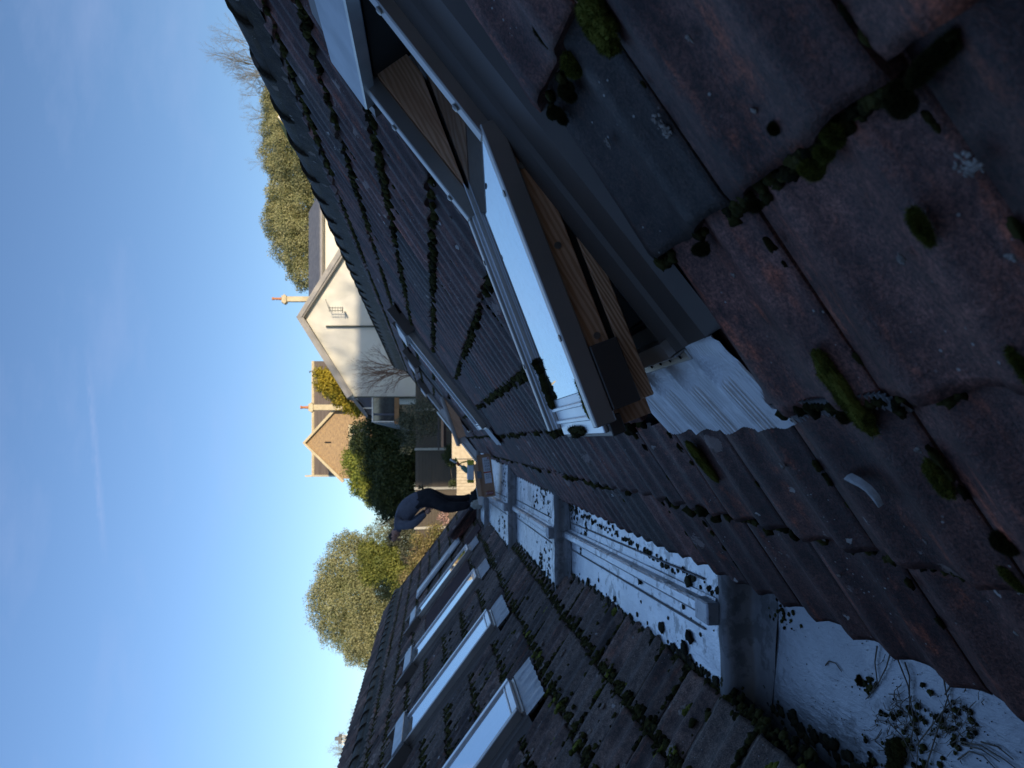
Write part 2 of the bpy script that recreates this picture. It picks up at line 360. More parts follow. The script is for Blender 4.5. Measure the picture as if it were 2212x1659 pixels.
def lay_tiles(root, M, k0, k1, y_start, side, mat, holes, eave_s, seed):
    r = random.Random(seed); meshes = [tile_mesh(seed*10+i, mat, .015 if side == 'R' else .025) for i in range(6)]
    items = []
    ncol = int((YE-y_start)/W_T)+1
    for k in range(k0, k1):
        for c in range(ncol):
            y = y_start+c*W_T; s = k*G_T
            if y+W_T > YE+.05: continue
            pieces = [(0, 1.0, y, y+W_T)]
            hit = [h for h in holes if s < h[1]-.015 and s+G_T > h[0]+.015 and y < h[3]-.015 and y+W_T > h[2]+.015]
            sx0, yy0, yy1, smax = s, y, y+W_T, s+L_T
            skip = False
            for h in hit:
                if y >= h[2]-.03 and y+W_T <= h[3]+.03:      # inside in y: trim in s
                    if s < h[0]-.05: smax = min(smax, h[0])
                    elif s+G_T > h[1]+.05: sx0 = h[1]
                    else: skip = True
                else:
                    if y < h[2]: yy1 = min(yy1, h[2])
                    if y+W_T > h[3]: yy0 = max(yy0, h[3])
                    if s < h[0]-.10 or s+G_T > h[1]+.12: yy0, yy1 = y, y+W_T; smax = min(smax, h[0]) if s < h[0]-.10 else smax; sx0 = h[1] if s >= h[0]-.10 else sx0
            if skip or yy1-yy0 < .03 or smax-sx0 < .04: continue
            # hidden wholly under the gutter lead
            zb = bed_z(y); ztop = (ERz if side == 'R' else ALz)+(s+G_T)*sT
            if ztop < zb-.02: continue
            items.append((s if sx0 == s else sx0, y, yy0, yy1, smax, k))
    # order by size in the photograph
    def imp(it):
        p = M @ Vector((it[0]+.15, it[1]*(1 if side == 'R' else -1)+.1, 0)); c_ = B.T @ np.array(p)
        if c_[2] < .05: return 0
        x, y = CX-F*c_[1]/c_[2], CY-F*c_[0]/c_[2]
        if x < -250 or x > 2500 or y < -350 or y > 2000: return .0001/(1+p.length)
        return 1/p.length
    items.sort(key=imp, reverse=True)
    tilt = math.atan(.024/G_T); rest = MB(); ratt = []
    for i, (s, y, yy0, yy1, smax, k) in enumerate(items):
        me = meshes[r.randrange(6)]
        sy = (yy1-yy0)/W_T; sxx = (smax-s)/L_T
        kf = (s-k*G_T)
        h = .012-kf*math.tan(tilt)+r.uniform(-.002, .003)
        rot = Matrix.Rotation(tilt+r.uniform(-.006, .006), 4, 'Y') @ Matrix.Rotation(r.uniform(-.012, .012), 4, 'Z')
        yl = yy0 if side == 'R' else -yy1
        m = Matrix.Translation((s+r.uniform(-.007, .006)-(.012 if r.random() < .06 else 0), yl, h)) @ rot @ Matrix.Diagonal((sxx, sy, 1, 1))
        if i < 298:
            o = obj('tile', me, root); o.matrix_local = m
        else:
            n0 = len(rest.v); rest.add([m @ vv.co for vv in me.vertices], [tuple(p.vertices) for p in me.polygons]); ratt += [r.random()]*(len(rest.v)-n0)
    me = bpy.data.meshes.new('distant_tiles'); me.from_pydata(rest.v, [], rest.f); me.materials.append(mat)
    me.polygons.foreach_set('use_smooth', [len(p.vertices) == 4 and p.normal.z > .5 for p in me.polygons])
    at = me.attributes.new('rnd', 'FLOAT', 'POINT'); at.data.foreach_set('value', ratt); me.update()
    o = obj('distant_tiles', me, root); tag(o, kind='stuff')
    return len(items)

# skylight holes in the tiling, (s0, s1, y0, y1)
WIN_R = [1.605, 6.98, 10.05, 13.35]
WIN_L = [4.75, 6.78, 9.0, 11.15]
HR = [(.64, 2.02, 1.205, 1.99)]+[(.70, 2.10, c-.38, c+.38) for c in WIN_R[1:]]
HL = [(.05, 1.66, c-.40, c+.40) for c in WIN_L]
roofR = empty('tiled_roof', mat=MR); tag(roofR, 'long right-hand roof slope of plum brown ribbed tiles rising to a mossy ridge', 'roof')
roofL = empty('tiled_roof', mat=ML); tag(roofL, 'left-hand roof slope of grey weathered ribbed tiles with heavy moss along its courses', 'roof')
nR_ = lay_tiles(roofR, MR, 0, 9, 1.212-8*W_T, 'R', M_tileR, HR, 0, 3)
nL_ = lay_tiles(roofL, ML, -2, 9, -.20, 'L', M_tileL, HL, 0, 5)

# dark felt deck under the tiles, with the openings left out
def deck(root, s0, s1, y0, y1, holes, flip):
    ss = sorted({s0, s1}|{h[i] for h in holes for i in (0, 1)}); ys = sorted({y0, y1}|{h[i] for h in holes for i in (2, 3)})
    mb = MB()
    for i in range(len(ss)-1):
        for j in range(len(ys)-1):
            cs, cy = (ss[i]+ss[i+1])/2, (ys[j]+ys[j+1])/2
            if any(h[0] < cs < h[1] and h[2] < cy < h[3] for h in holes): continue
            a_, b_ = (ys[j], ys[j+1]) if not flip else (-ys[j+1], -ys[j])
            mb.add([(ss[i], a_, -.045), (ss[i+1], a_, -.045), (ss[i+1], b_, -.045), (ss[i], b_, -.045)], [(0, 1, 2, 3)])
    return mb.build('underlay', M_under, root)
deck(roofR, -.05, 3.0, -1.5, YE-.03, [(.90, 1.86, 1.36, 1.86)], False)
deck(roofL, -.72, 2.62, -1.5, YE-.03, [], True)

# ridge tiles
def ridge(root, M, x0, zf, y0, y1, n, mat):
    for i in range(n):
        ya = y0+(y1-y0)*i/n; yb = y0+(y1-y0)*(i+1)/n+.03
        zc = zf((ya+yb)/2); mb = MB(); R_ = .150; N = 10; vs = []
        for k_, (yy, rr) in enumerate(((ya, R_+.012), (ya+.05, R_+.006), (yb, R_-.004))):
            for q in range(N+1):
                t = math.pi*(q/N); vs.append((x0+rr*1.12*math.cos(t), yy, zc-.115+rr*math.sin(t)*.85+random.uniform(-.002, .002)))
        for q in range(N+1):
            t = math.pi*(q/N); rr = R_-.012; vs.append((x0+rr*1.12*math.cos(t), ya, zc-.115+rr*math.sin(t)*.85))
        inv = M.inverted(); vs = [inv @ Vector(v_) for v_ in vs]
        fs = [(a_*(N+1)+q, a_*(N+1)+q+1, (a_+1)*(N+1)+q+1, (a_+1)*(N+1)+q) for a_ in (0, 1) for q in range(N)]
        fs += [(q, 3*(N+1)+q, 3*(N+1)+q+1, q+1) for q in range(N)]
        mb.add(vs, fs); mb.build('ridge_tile', mat, root, smooth=True)
zR = lambda y: .835+.0115*max(0, y-3)
zL = lambda y: .900+.004*max(0, y-5)
ridge(roofR, MR, 1.86, zR, .2, YE+.02, 38, M_tileD)
ridge(roofL, ML, -3.60, zL, .2, YE+.02, 38, M_tileD)
for root, M_, x0, zf, sg in ((roofR, MR, 1.86, zR, 1), (roofL, ML, -3.60, zL, -1)):
    inv = M_.inverted(); mb = MB(); vs = []; ys_ = np.arange(0, YE, .09)
    for y in ys_:
        j = random.uniform(-.012, .012)
        for d in (.225+j, .200, .172, .12):
            x = x0-sg*d; zp = (x+.47)*math.tan(TH)-1 if sg > 0 else (ALx-x)*math.tan(TH)+ALz
            z = zp+.012 if d > .212 else (max(zp+.035, zf(y)-.19+random.uniform(-.006, .006)) if d > .19 else (zf(y)-.095 if d > .15 else zf(y)-.06)); vs.append(inv @ Vector((x, y, z)))
    mb.add(vs, [(a_*4+b_, a_*4+b_+1, (a_+1)*4+b_+1, (a_+1)*4+b_) for a_ in range(len(ys_)-1) for b_ in range(3)])
    mb.build('ridge_mortar', M_tileD, root, smooth=True)
# mortar verge at the far gable ends, and the back slopes
mb = MB(); mb.box(-.02, 2.95, YE-.02, YE+.05, -.12, .022); mb.build('verge', M_tileD, roofR)
mb = MB(); mb.box(-.65, 2.60, -YE-.05, -YE+.02, -.12, .022); mb.build('verge', M_tileD, roofL)
mb = MB(); mb.box(-.05, .0, 0, 1, 0, .001)
def back_slope(root, M, xr, sgn, zr):
    inv = M.inverted(); mb = MB(); pts = [(xr, -1.5, zr), (xr, YE, zr), (xr+sgn*2.3, YE, zr-1.8), (xr+sgn*2.3, -1.5, zr-1.8)]
    mb.prism([inv @ Vector(p) for p in pts], (inv.to_3x3() @ Vector((0, 0, -.06)))); mb.build('back_slope', M_tileD, root)
back_slope(roofR, MR, 1.87, 1, .70); back_slope(roofL, ML, -3.61, -1, .78)

# building walls below the roofs (rear gable ends)
M_brickW = simple('stock_brick', (.26, .17, .11), (.36, .25, .17), 20, .85, bump=.3)
hw = MB(); 
for pts in ([(-.5, YE-.35, -1.15), (1.86, YE-.35, .68), (4.1, YE-.35, -1.15), (4.1, YE-.35, -4.0), (-.5, YE-.35, -4.0)], [(-1.25, YE-.35, -1.15), (-3.6, YE-.35, .76), (-5.9, YE-.35, -1.15), (-5.9, YE-.35, -4.0), (-1.25, YE-.35, -4.0)]):
    hw.prism(pts, (0, .25, 0))
hw.box(-1.25, -.5, YE-.34, YE-.12, -4, -1.0); hw.box(3.85, 4.1, -1.4, YE-.35, -4, -1.2); hw.box(-5.9, -5.65, -1.4, YE-.35, -4, -1.2)
tag(hw.build('gable_wall', M_brickW), 'brick end walls under the two roof slopes, hidden behind the tiles', 'wall')

# ------------------------------------------------------------------ moss
def ico(sub):
    bm = bmesh.new(); bmesh.ops.create_icosphere(bm, subdivisions=sub, radius=1.0)
    v = np.array([p.co[:] for p in bm.verts]); f = np.array([[q.index for q in p.verts] for p in bm.faces]); bm.free(); return v, f
ICO1, ICO3, ICO4 = ico(2), ico(4), ico(5)
def lump(V, amp, seed, freq=3.0):
    from mathutils import noise as mn
    out = V.copy()
    for i, p in enumerate(V):
        q = Vector(p)*freq+Vector((seed*7.3, seed*3.1, seed*1.7)); out[i] = p*(1+amp*(mn.noise(q)+.5*mn.noise(q*2.3)+.4*mn.noise(q*5.1)))
    return out
LUMPS = [lump(lump(ICO1[0], .55, i, 1.8), .3, i+50, 5) for i in range(16)]
def moss_cloud(name, root, spots, mat, hz=.5):
    """spots: (s, y_local, h, r_s, r_y, r_h)"""
    Vs, Fs = [], []; n = 0; fv = ICO1[1]
    for (s, y, h, a_, b_, c_) in spots:
        v = LUMPS[random.randrange(16)]; t = random.uniform(0, 6.28); R_ = np.array([[math.cos(t), -math.sin(t), 0], [math.sin(t), math.cos(t), 0], [0, 0, 1]])
        w = (v @ R_.T)*np.array([a_, b_, c_]) + np.array([s, y, h]); Vs.append(w); Fs.append(fv+n); n += len(v)
    o = fast_mesh(name, np.concatenate(Vs), np.concatenate(Fs), mat, root, True); tag(o, kind='stuff'); return o
def fuzz(V, N, n, ln, seed):
    r = np.random.default_rng(seed); idx = r.integers(0, len(V), n); p = V[idx]; d = N[idx]+r.normal(0, .45, (n, 3)); d /= np.linalg.norm(d, axis=1)[:, None]
    t = np.cross(d, r.normal(0, 1, (n, 3))); t /= np.linalg.norm(t, axis=1)[:, None]
    L = ln*r.uniform(.5, 1.4, n)[:, None]; w = ln*.11
    a_ = p-t*w-d*ln*.3; b_ = p+t*w-d*ln*.3; c_ = p+d*L
    return np.stack([a_, b_, c_], 1).reshape(-1, 3)
def moss_clump(root, s, y, h, a_, b_, c_, ang, mat, seed, name='moss_clump', fz=.0050, n=11000):
    rr = np.random.default_rng(seed+900); ns = 1 if n < 100 else int(4+3*max(a_, b_)/min(a_, b_)); Vs, Ns, Fs = [], [], []; m0 = 0; big = max(a_, b_)
    R_ = np.array([[math.cos(ang), -math.sin(ang), 0], [math.sin(ang), math.cos(ang), 0], [0, 0, 1]]); U = ICO3[0] if ns > 1 else ICO4[0]; UF = ICO3[1] if ns > 1 else ICO4[1]
    for j in range(ns):
        f_ = 1 if ns == 1 else rr.uniform(.38, .70); ex = np.array([a_, b_, c_])*f_; m_ = max(ex[:2].min(), ex[:2].max()*.6); ex = np.array([min(ex[0], m_*1.5), min(ex[1], m_*1.5), c_*rr.uniform(.6, 1.0)])
        off = np.zeros(3) if ns == 1 else np.array([rr.uniform(-1, 1)*(a_-ex[0]*.6), rr.uniform(-1, 1)*(b_-ex[1]*.6), 0])
        base = lump(U, .26, seed+j*1.7, 2.4); base = lump(base, .14, seed+j+5, 6)
        nn = U/ex; nn /= np.linalg.norm(nn, axis=1)[:, None]
        Vs.append((base*ex+off) @ R_.T+np.array([s, y, h])); Ns.append(nn @ R_.T); Fs.append(UF+m0); m0 += len(U)
    V = np.concatenate(Vs); fzv = fuzz(V, np.concatenate(Ns), n, fz, seed)
    Fz = np.arange(len(fzv)).reshape(-1, 3)+len(V); return fast_mesh(name, np.concatenate([V, fzv]), np.concatenate(Fs+[Fz]), mat, root, True)

spR = []; g = random.Random(11)
for k in range(1, 9):
    for i in range(1600):
        y = 1.0+16*(i/1600.0)+g.uniform(-.02, .02); s = k*G_T
        if any(h[0]-.03 < s < h[1]+.03 and h[2]-.02 < y < h[3]+.02 for h in HR): continue
        dens = {1: .12, 2: .25, 3: .22, 4: .8, 5: .95, 6: .95, 7: .95, 8: .8}[k]*(.70+.5*math.sin(y*3.1+k*2)+.25*math.sin(y*9+k))
        if k == 4 and y > 6.0: dens *= .3
        if k == 3 and 3.0 < y < 5.5: dens = .5
        if g.random() > dens: continue
        q = g.uniform(.4, 1.0)*(1 if y > 1.9 else .6)
        q *= .78 if k > 3 else 1.0; spR.append((s-.004-g.uniform(0, .04)*q, y, -.002+g.uniform(-.006, .006), .024*q, .017*q, .020*q))
for k_, ya, yb, n_ in ((3, .25, 1.2, 260), (2, .25, 1.2, 110), (1, .6, 1.9, 90)):
    for i in range(n_):
        q = g.uniform(.2, .75); y = ya+(yb-ya)*g.random()
        if math.sin(y*11+k_*2) < -.35: continue
        spR.append((k_*G_T-.004-abs(g.gauss(0, .007)), y, -.004, .013*q, .013*q, .012*q))
for c in range(0, 55):      # thin moss in the side joints of the nearest tiles
    y = 1.212-8*W_T+c*W_T
    for i in range(130):
        s = g.uniform(0, 2.9)
        if any(h[0]-.02 < s < h[1]+.02 and h[2]-.02 < y < h[3]+.02 for h in HR): continue
        if y < .3 or g.random() > (.5 if math.sin(s*4+c*1.7) > .1 else .06): continue
        q = g.uniform(.4, 1.); spR.append((s, y, -.006+.0, .014*q, .0045*q, .006*q))
moss_cloud('moss', roofR, spR, M_moss)
spL = []
for k in range(-2, 9):
    for i in range(5200):
        y = .6+16.2*(i/5200.0); s = k*G_T
        if any(h[0]-.03 < s < h[1]+.03 and h[2]-.02 < y < h[3]+.02 for h in HL): continue
        if ALz+s*sT < bed_z(y)-.02: continue
        dens = (1.0 if k < 4 else .65)*(.75+.35*math.sin(y*2.7+k)+.3*math.sin(y*8+k*3))
        if g.random() > dens: continue
        q = g.uniform(.35, 1.2); spL.append((s-.006-g.gauss(.012, .020), -y, -.002, .016*q, .013*q, .012*q))
for c in range(0, 53):
    y = -.20+c*W_T
    for i in range(420):
        s = g.uniform(-.68, 2.4)
        if ALz+s*sT < bed_z(y)-.02: continue
        if any(h[0]-.02 < s < h[1]+.02 and h[2]-.02 < y < h[3]+.02 for h in HL): continue
        if g.random() > (.8 if math.sin(s*6+c*2.3) > .2 else .05): continue
        q = g.uniform(.4, 1.3); spL.append((s, -y+g.gauss(0, .007), .0, .012*q, .009*q, .009*q))
for i in range(260):
    s, y = g.uniform(-.65, 2.2), g.uniform(1.5, 12)
    if ALz+s*sT < bed_z(y) or any(h[0]-.02 < s < h[1]+.02 and h[2]-.02 < y < h[3]+.02 for h in HL): continue
    q = g.uniform(.4, 1.6); spL.append((s, -y, .006, .018*q, .014*q, .010*q))
moss_cloud('moss', roofL, spL, M_moss)
mgL = []
for i in range(46):
    s, y = g.choice([-.66, -.33, 0, .33])+g.uniform(-.05, .12), g.uniform(1.6, 6)
    if ALz+s*sT < bed_z(y)-.01 or any(h[0] < s < h[1] and h[2] < y < h[3] for h in HL): continue
    q = g.uniform(.6, 1.5); [mgL.append((s+g.gauss(0, .018), -y+g.gauss(0, .008), .006, .014*q, .009*q, .009*q)) for _ in range(5)]
moss_cloud('green_moss', roofL, mgL, M_mossG)

def wave(y):
    t = (y/W_T*2) % 1.0; return .015*(max(0, math.cos(2*math.pi*(t-.5)))**1.3)-.004
# big moss cushions seen close, placed from where they grow on the right-hand slope
CL = [(1278, 55, .050, .030, .026, 0.1, 1), (1225, 148, .026, .024, .024, .3, 1), (1165, 85, .034, .012, .014, .2, 0), (1212, 205, .030, .022, .014, .8, 0), (1205, 248, .030, .016, .010, .5, 0),
      (1502, 548, .030, .012, .010, 1.5, 0), (1733, 372, .024, .020, .022, .2, 1), (1766, 343, .013, .014, .012, .0, 1), (1797, 300, .018, .015, .015, .0, 1), (1922, 232, .022, .018, .016, .0, 0),
      (1990, 150, .012, .050, .008, .1, 0), (1818, 848, .075, .014, .018, -.12, 1), (1868, 908, .018, .018, .015, .2, 1), (1812, 908, .012, .020, .010, .2, 0), (1512, 1002, .070, .014, .016, -.05, 1),
      (2018, 1052, .050, .014, .014, -.1, 1), (2158, 1190, .028, .024, .018, .3, 0), (2178, 1262, .030, .016, .016, .2, 1), (1990, 490, .034, .010, .010, -.1, 1), (1615, 455, .020, .012, .010, 1.2, 0),
      (1655, 160, .008, .006, .008, 0, 0), (1655, 292, .007, .007, .006, 0, 0), (2212, 790, .040, .010, .012, 0, 1)]
for i, (x, y, a_, b_, c_, an, gr) in enumerate(CL):
    s, yy = Rxy(x, y, .012); kk = {0: .85, 11: .85, 14: .85, 15: .85, 16: .7}.get(i, .66)
    if yy < .9 and i not in (0, 1): kk *= .8
    moss_clump(roofR, s, yy, .004+wave(yy-1.212+.012)*.8, a_*kk, b_*kk, c_*kk*.75, an, M_mossG if gr else M_moss, i+1)
# pale lichen / droppings
M_lich = simple('white_lichen', (.42, .42, .42), (.60, .60, .60), 60, .9, bump=.8, bscale=300)
def patch(root, pts, w, h0, mat, name):
    mb = MB(); vs = []
    for i, ((s, y), ww) in enumerate(zip(pts, w)):
        j = min(i+1, len(pts)-1); k_ = max(i-1, 0); t = Vector((pts[j][0]-pts[k_][0], pts[j][1]-pts[k_][1], 0)).normalized(); n_ = Vector((-t.y, t.x, 0))
        c_ = Vector((s, y, h0)); vs += [c_-n_*ww-Vector((0, 0, .006)), c_-n_*ww*.6+Vector((0, 0, .003)), c_+n_*ww*.6+Vector((0, 0, .003)), c_+n_*ww-Vector((0, 0, .006))]
    n = len(pts); fs = [(i*4+q, i*4+q+1, (i+1)*4+q+1, (i+1)*4+q) for i in range(n-1) for q in range(3)]
    mb.add(vs, fs); return mb.build(name, mat, root, smooth=True)
lf = []; g = random.Random(77)
def flakes(lst, s, y, r_, n_, flat=.0012):
    for _ in range(n_):
        t = g.uniform(0, 6.28); d = r_*g.random()**.6; lst.append((s+d*math.cos(t)*1.2, y+d*math.sin(t), .003+wave(y-1.212)*.9, g.uniform(.0010, .0034), g.uniform(.0010, .003), flat))
for (x, y, r_, n_) in ((1412, 280, .014, 26), (1425, 295, .010, 18), (2062, 372, .011, 24), (2085, 378, .009, 14), (1350, 455, .004, 8), (1928, 575, .005, 16), (2162, 575, .004, 10), (1690, 1008, .006, 22), (1765, 1170, .008, 22), (1828, 1148, .008, 30), (1470, 98, .004, 10), (1578, 600, .003, 8), (1968, 985, .006, 12), (1940, 1150, .006, 14), (1300, 320, .008, 18), (1345, 470, .005, 12)):
    s_, y_ = Rxy(x, y, .012); flakes(lf, s_, y_, r_, n_)
for _ in range(150): flakes(lf, g.uniform(0, 2.9), g.uniform(.3, 6), g.uniform(.002, .007), g.randrange(2, 9))
lf = [q for q in lf if not any(h[0] < q[0] < h[1] and h[2]-.02 < q[1] < h[3]+.02 for h in HR)]
moss_cloud('lichen', roofR, lf, simple('grey_lichen', (.20, .17, .15), (.42, .38, .34), 60, .9, bump=.4, bscale=300))
lf2 = []
for _ in range(230):
    s_, y_ = g.uniform(-.66, 2.3), g.uniform(1.6, 11)
    if ALz+s_*sT < bed_z(y_)+.01 or any(h[0]-.02 < s_ < h[1]+.02 and h[2]-.02 < y_ < h[3]+.02 for h in HL): continue
    r_ = g.uniform(.006, .024)
    for _k in range(int(r_*1500)):
        t = g.uniform(0, 6.28); d = r_*(.4+.6*g.random()); lf2.append((s_+d*math.cos(t)*1.3, -y_+d*math.sin(t), .006, g.uniform(.003, .008), g.uniform(.002, .006), .006))
moss_cloud('lichen', roofL, lf2, simple('pinkish_lichen', (.30, .24, .20), (.50, .42, .37), 60, .9, bump=.4, bscale=300))
pp = [Rxy(x, y, .012) for x, y in [(1828, 1031), (1842, 1035), (1858, 1043), (1875, 1055), (1890, 1072), (1903, 1092)]]
patch(roofR, pp, [.002, .010, .009, .008, .007, .002], .014, M_lich, 'lichen_streak')

# ------------------------------------------------------------------ valley gutter
gut = empty('valley_gutter', (0, 0, 0)); tag(gut, 'stepped lead valley gutter running between the two tiled roof slopes', 'gutter')
XL = {0: -1.20, 1: -1.30, 2: -1.42, 3: -1.50, 4: -1.55}; XRr = {0: -.30, 1: -.34, 2: -.25, 3: -.15, 4: -.10}
for i, (y0, y1, z0, z1) in enumerate(BED):
    nx, ny = 18, max(8, int((y1-y0)*10)); V = []; Q = []
    for a_ in range(ny+1):
        for b_ in range(nx+1):
            y = y0+(y1-y0)*a_/ny; x = XL[i]+(XRr[i]-XL[i])*b_/nx
            from mathutils import noise as mn
            V.append((x, y, z0+(z1-z0)*a_/ny+.004*mn.noise(Vector((x*5, y*3, i)))+.0015*mn.noise(Vector((x*25, y*20, i)))))
    Q = [(a_*(nx+1)+b_, a_*(nx+1)+b_+1, (a_+1)*(nx+1)+b_+1, (a_+1)*(nx+1)+b_) for a_ in range(ny) for b_ in range(nx)]
    fast_mesh('lead_sheet', V, Q, M_leadN if i == 0 else M_lead, gut, True)
for i in range(1, 5):
    y0 = BED[i][0]; zt = BED[i][2]; zb = BED[i-1][3]; mb = MB()
    prof = [(y0+.06, zt+.006), (y0+.004, zt+.012), (y0-.012, zt-.004), (y0-.016, zt-.03), (y0-.018, zb+.03), (y0-.035, zb+.010), (y0-.10-(.05 if i == 1 else 0), zb+.003)]
    xs = np.linspace(XL[i]+.02, XRr[i]-.02, 14); vs = []
    for x in xs:
        for j, (yy, zz) in enumerate(prof): vs.append((x, yy+(.006*math.sin(x*17+i) if 1 < j < 6 else (.04*math.sin(x*6+i*2) if j == 6 else 0)), zz+.003*math.sin(x*23)))
    n = len(prof); mb.add(vs, [(a_*n+b_, a_*n+b_+1, (a_+1)*n+b_+1, (a_+1)*n+b_) for a_ in range(len(xs)-1) for b_ in range(n-1)])
    mb.build('lead_step', M_leadD, gut, smooth=True)
# wood-cored roll down the middle
segs = [(2.80, 5.64, -.690, -.755), (5.74, 8.38, -.750, -.805), (8.50, 11.36, -.80, -.88)]
for (ya, yb, xa, xb) in segs:
    mb = MB(); vs = []; nS = 14; pr = [(-.050, .002), (-.034, .006), (-.030, .034), (-.018, .044), (.016, .044), (.026, .034), (.030, .006), (.046, .002)]
    for a_ in range(nS+1):
        t = a_/nS; y = ya+(yb-ya)*t; x = xa+(xb-xa)*t
        for (dx, dz) in pr: vs.append((x+dx, y, bed_z(y)+dz+.004))
    n = len(pr); mb.add(vs, [(a_*n+b_, a_*n+b_+1, (a_+1)*n+b_+1, (a_+1)*n+b_) for a_ in range(nS) for b_ in range(n-1)]+[tuple(range(n))]); mb.build('lead_roll', M_lead, gut, smooth=False)
    mb = MB(); mb.box(xa-.052, xa+.036, ya-.035, ya+.10, bed_z(ya+.05)+.002, bed_z(ya+.05)+.056); mb.build('roll_end_cap', M_leadN, gut, bevel=.006)
    for dx in (-.105, .10):       # raised sheet laps each side of the roll
        mb = MB(); pts = [(xa+dx+(xb-xa)*t, ya+.12+(yb-ya-.2)*t, bed_z(ya+.12+(yb-ya-.2)*t)+.004) for t in np.linspace(0, 1, 10)]; mb.tube(pts, .005, 5); mb.build('sheet_lap', M_leadD, gut)
# silt and moss fallen in the gutter
sp = []; g = random.Random(5)
def on_bed(x, y, q, fl=.4): sp.append((x, y, bed_z(y)+.003*q, .019*q, .024*q, .016*q*fl))
for y in np.arange(.5, 16.5, .014):
    z = bed_z(y); xl = ALx-(z-ALz)/math.tan(TH) ; xl = ALx+(ALz-z)/math.tan(TH); xr = ERx+(z-ERz)/math.tan(TH)
    if y < 2.72: xl = -1.0; 
    for _ in range(2):
        if g.random() < .55: on_bed(xl+g.uniform(-.02, .035)*(1+(g.random() < .1)), y, g.uniform(.25, 1.1))
    if y > 2.75 and g.random() < .5: on_bed(xr-g.uniform(-.03, .012), y, g.uniform(.25, .8))
for (y0, n, w) in ((2.95, 10, .3), (5.9, 0, .55), (8.6, 0, .4)):
    for i in range(n):
        y = y0+abs(g.gauss(0, .35)); x = g.uniform(-1.15, -.42) if y0 > 5 else g.uniform(-.95, -.55)
        on_bed(x, y, g.uniform(.2, .8)*(1.2 if g.random() < .15 else .7))
for (y0, x0, n, w) in ((5.92, -.50, 34, .11), (5.95, -1.08, 28, .10), (6.2, -.47, 26, .09), (6.6, -.55, 25, .06), (6.4, -1.12, 22, .05), (8.7, -.50, 30, .12), (8.8, -1.1, 35, .12), (9.5, -1.15, 20, .06), (4.9, -.60, 26, .10), (4.2, -.50, 14, .05), (5.3, -.52, 30, .06)):
    for i in range(n): on_bed(g.gauss(x0, w), y0+abs(g.gauss(0, w*2)), g.uniform(.2, .9))
for i in range(22): on_bed(g.uniform(-1.05, -.45), g.uniform(2.9, 11), g.uniform(.2, .7))
for (x, y) in ((1278+0, 1258), (1240, 1235), (1180, 1222), (1458, 1283), (1382, 1252), (1480, 1375), (1470, 1400), (1478, 1255), (1400, 1430), (1425, 1355)):
    r = ray(x, y); q = r*(-1.10/r[2]); on_bed(q[0], q[1], 1.5)
o = moss_cloud('gutter_moss', None, sp, moss_mat('wet_silt', (.022, .020, .014), (.080, .072, .040))); tag(o, 'dark moss and silt lying along the lead gutter edges', 'moss', kind='stuff')
# leaf litter, stalks and needles on the nearest lead sheet
M_stalk = simple('dry_stalk', (.10, .085, .065), (.20, .17, .13), 30, .8)
lit = MB(); g = random.Random(19)
def bedpt(x, y, h=.006):
    r = ray(x, y); q = r*(-1.262/r[2]); return Vector((q[0], q[1], bed_z(q[1])+h))
curves = [[(1530, 1183), (1545, 1200), (1548, 1235), (1535, 1262), (1513, 1268)]]
def stalk(pts, rad=.0022):
    pts = [bedpt(*p) for p in pts]; lit.tube(pts, [rad*(1-.6*i/len(pts)) for i in range(len(pts))], 5)
for pts in ([(1905, 1395), (1900, 1430), (1905, 1470), (1890, 1500), (1880, 1510)], [(1935, 1405), (1925, 1440), (1905, 1480), (1885, 1508)], [(1793, 1437), (1800, 1428), (1815, 1432), (1828, 1450)],
            [(1965, 1430), (1975, 1460), (1975, 1520), (1968, 1560)], [(1950, 1425), (1972, 1480), (1985, 1560), (1972, 1640)], [(1945, 1520), (1975, 1545), (1995, 1600), (1990, 1659)],
            [(2045, 1440), (2055, 1500), (2075, 1560)], [(2052, 1500), (2075, 1465), (2090, 1452), (2100, 1455)], [(2080, 1600), (2130, 1610), (2180, 1640), (2205, 1659)],
            [(2085, 1607), (2130, 1618), (2170, 1645)], [(2130, 1602), (2165, 1612), (2200, 1640)], [(2080, 1640), (2105, 1622), (2135, 1632), (2160, 1659)], [(1930, 1560), (1960, 1590), (1985, 1640)],
            [(1990, 1610), (2060, 1520)], [(2010, 1659), (2060, 1500)], [(1925, 1620), (1900, 1600), (1915, 1575)]):
    stalk(pts)
for i in range(150):
    x, y = (g.gauss(1965, 35), g.gauss(1560, 45)) if g.random() < .55 else (g.gauss(2075, 28), g.gauss(1560, 35)); t = g.uniform(0, 6.3); l = g.uniform(8, 40)
    stalk([(x, y), (x+l*.5*math.cos(t)+g.uniform(-4, 4), y+l*.5*math.sin(t)), (x+l*math.cos(t+.4), y+l*math.sin(t+.4))], g.uniform(.0007, .0016))
o = lit.build('plant_litter', M_stalk); tag(o, 'dry stalks and twig litter lying on the nearest lead sheet', 'litter', kind='stuff')
sp = []
for i in range(230):
    c_ = random.Random(i).choice([(1965, 1560, 26), (2075, 1560, 26), (1985, 1620, 30), (1880, 1480, 10), (1940, 1590, 40), (2095, 1450, 15), (1885, 1655, 14), (1700, 1330, 22)])
    p = bedpt(g.gauss(c_[0], c_[2]), g.gauss(c_[1], c_[2])); q = g.uniform(.2, .75); sp.append((p.x, p.y, p.z-.003, .012*q, .012*q, .007*q))
for i in range(260):
    p = bedpt(g.uniform(1700, 2212), g.uniform(1340, 1659)); q = g.uniform(.04, .16); sp.append((p.x, p.y, p.z-.004, .012*q, .012*q, .010*q))
o = moss_cloud('leaf_mould', None, sp, M_moss); tag(o, 'dark leaf mould and grit scattered on the nearest lead sheet', 'leaf mould', kind='stuff')
